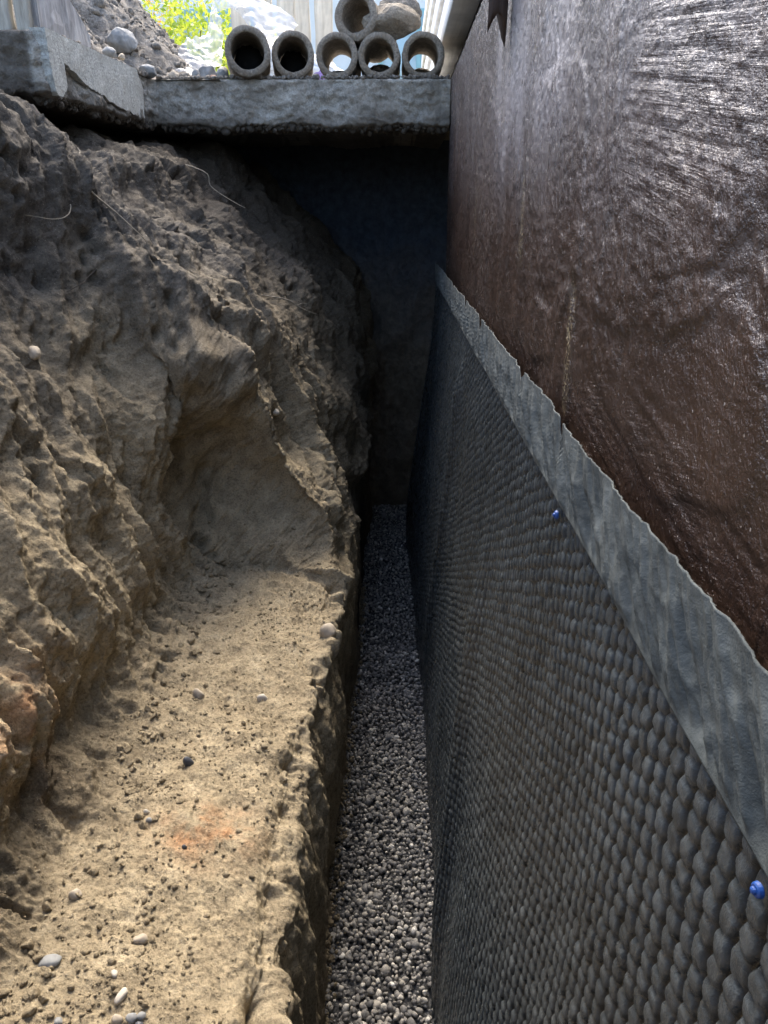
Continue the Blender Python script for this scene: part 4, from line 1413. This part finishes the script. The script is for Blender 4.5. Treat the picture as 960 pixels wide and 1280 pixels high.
bush(-1.55, 6.3, 0, .62, .5, .50, 5200, 'low yellow-green shrub with orange blossoms behind the soil heap', 3, 260)
bush(-.95, 6.0, 0, .45, .45, .36, 3600, 'bright yellow-green shrub seen under the arched plastic film', 4)
bush(-2.9, 7.4, 0, .8, .6, .6, 3000, 'yellow-green shrub at the back left of the yard', 6)

# building across the yard
M_WALLW = m_plain('white_render_wall', (.82, .84, .83), .85, .06, 4, .002)
M_TEAL = m_plain('pale_teal_trim', (.35, .58, .58), .6, .1, 8, .001)
t = NT('window_glass'); M_GLASS = t.fin((.45, .60, .62), .08, None, .8)
bld = empty('neighbouring_house', (-1.0, 11.0, 0), 'white rendered house with pale teal window frames across the yard', 'house')
P_(link('house_wall', box_mesh('house_wall', -7, 5, 11.0, 15, -.02, 3.2, 6, 3, 3), M_WALLW), bld)
for xw in (-4.6, -2.2, .25, 2.6):
    f_ = P_(link('window', box_mesh('window', xw - .5, xw + .5, 10.95, 11.01, .55, 1.9, 1, 1, 1), M_TEAL), bld)
    for (a, b) in ((xw - .44, xw - .03), (xw + .03, xw + .44)):
        pn_ = link('pane', box_mesh('pane', a, b, 10.935, 10.965, .62, 1.83), M_GLASS, f_)
        pn_.matrix_parent_inverse = f_.matrix_world.inverted()
rf = P_(link('roof', box_mesh('roof', -7.3, 5.3, 10.6, 15.4, 3.2, 3.4, 4, 3, 1), m_plain('grey_roof', (.2, .2, .2))), bld)

# soil fallen from the cut onto the gravel, and clods at the foot of the bank
r6 = np.random.default_rng(99)
n = 1500
yy = r6.uniform(.8, 3.0, n); xx = -.155 + np.abs(r6.normal(size=n)) * .016
pos = np.stack([xx, yy, GZ + .008 + .018 * fbm(xx * 5, yy * 5, xx * 0, 2) + r6.random(n) * .004], 1)
V, F, at_ = scatter('c', stone_protos(ICO1, 6, 490), pos, np.clip(r6.gamma(1.8, .0016, n) + .001, 0, .010)[:, None] * np.array([1, 1, .8]), rand_rot(n, r6))
link('fallen_soil', mesh_np('fallen_soil', V, F, attrs={'iron': np.zeros(len(V)), 'soil_shade': np.full(len(V), .3)}), M_SOIL, kind='stuff', label='crumbs of soil fallen onto the gravel along the foot of the cut', cat='soil crumbs')
pos = []
while len(pos) < 180:
    y = r6.uniform(.55, 1.8); x = -.50 + abs(r6.normal()) * .05
    z, nr = drop_on(x, y, -1.0)
    if z is not None and abs(nr.z) > .4:
        pos.append((x, y, z + .002))
pos = np.array(pos); n = len(pos)
V, F, at_ = scatter('c', stone_protos(ICO3, 8, 590, 1.0), pos, np.clip(r6.gamma(1.6, .0032, n) + .0015, 0, .010)[:, None] * np.array([1, 1, .7]), rand_rot(n, r6))
V = V + (.0012 * fbm(V[:, 0] * 260, V[:, 1] * 260, V[:, 2] * 260, 2))[:, None]
link('fallen_clods', mesh_np('fallen_clods', V, F, attrs={'iron': np.zeros(len(V)), 'soil_shade': np.full(len(V), .1)}), M_SOIL, kind='stuff', label='soil clods heaped along the foot of the left bank', cat='clods')

# crumbs and lumps of soil still stuck under the lower edge of the slab
r7 = np.random.default_rng(123)
n = 1100
xx = r7.uniform(-.84, .17, n); pos = np.stack([xx, 3.045 + r7.random(n) * .05, -.150 + r7.normal(size=n) * .006], 1)
n2 = 700
f = r7.random(n2); pos2 = np.stack([-.93 + f * .07 - r7.random(n2) * .03, 2.28 + f * .74, -.148 + r7.normal(size=n2) * .006], 1)
pos = np.concatenate([pos, pos2]); n = len(pos)
V, F, at_ = scatter('c', stone_protos(ICO2, 6, 690, .8), pos, np.clip(r7.gamma(2.0, .0030, n) + .002, 0, .018)[:, None] * np.array([1, 1, .8]), rand_rot(n, r7), r7.random(n))
link('stuck_soil', mesh_np('stuck_soil', V, F, attrs={'iron': np.zeros(len(V)), 'soil_shade': np.full(len(V), .35)}), M_SOIL, kind='stuff', label='ragged soil and mortar crumbs stuck under the lower edge of the slab', cat='soil crumbs')
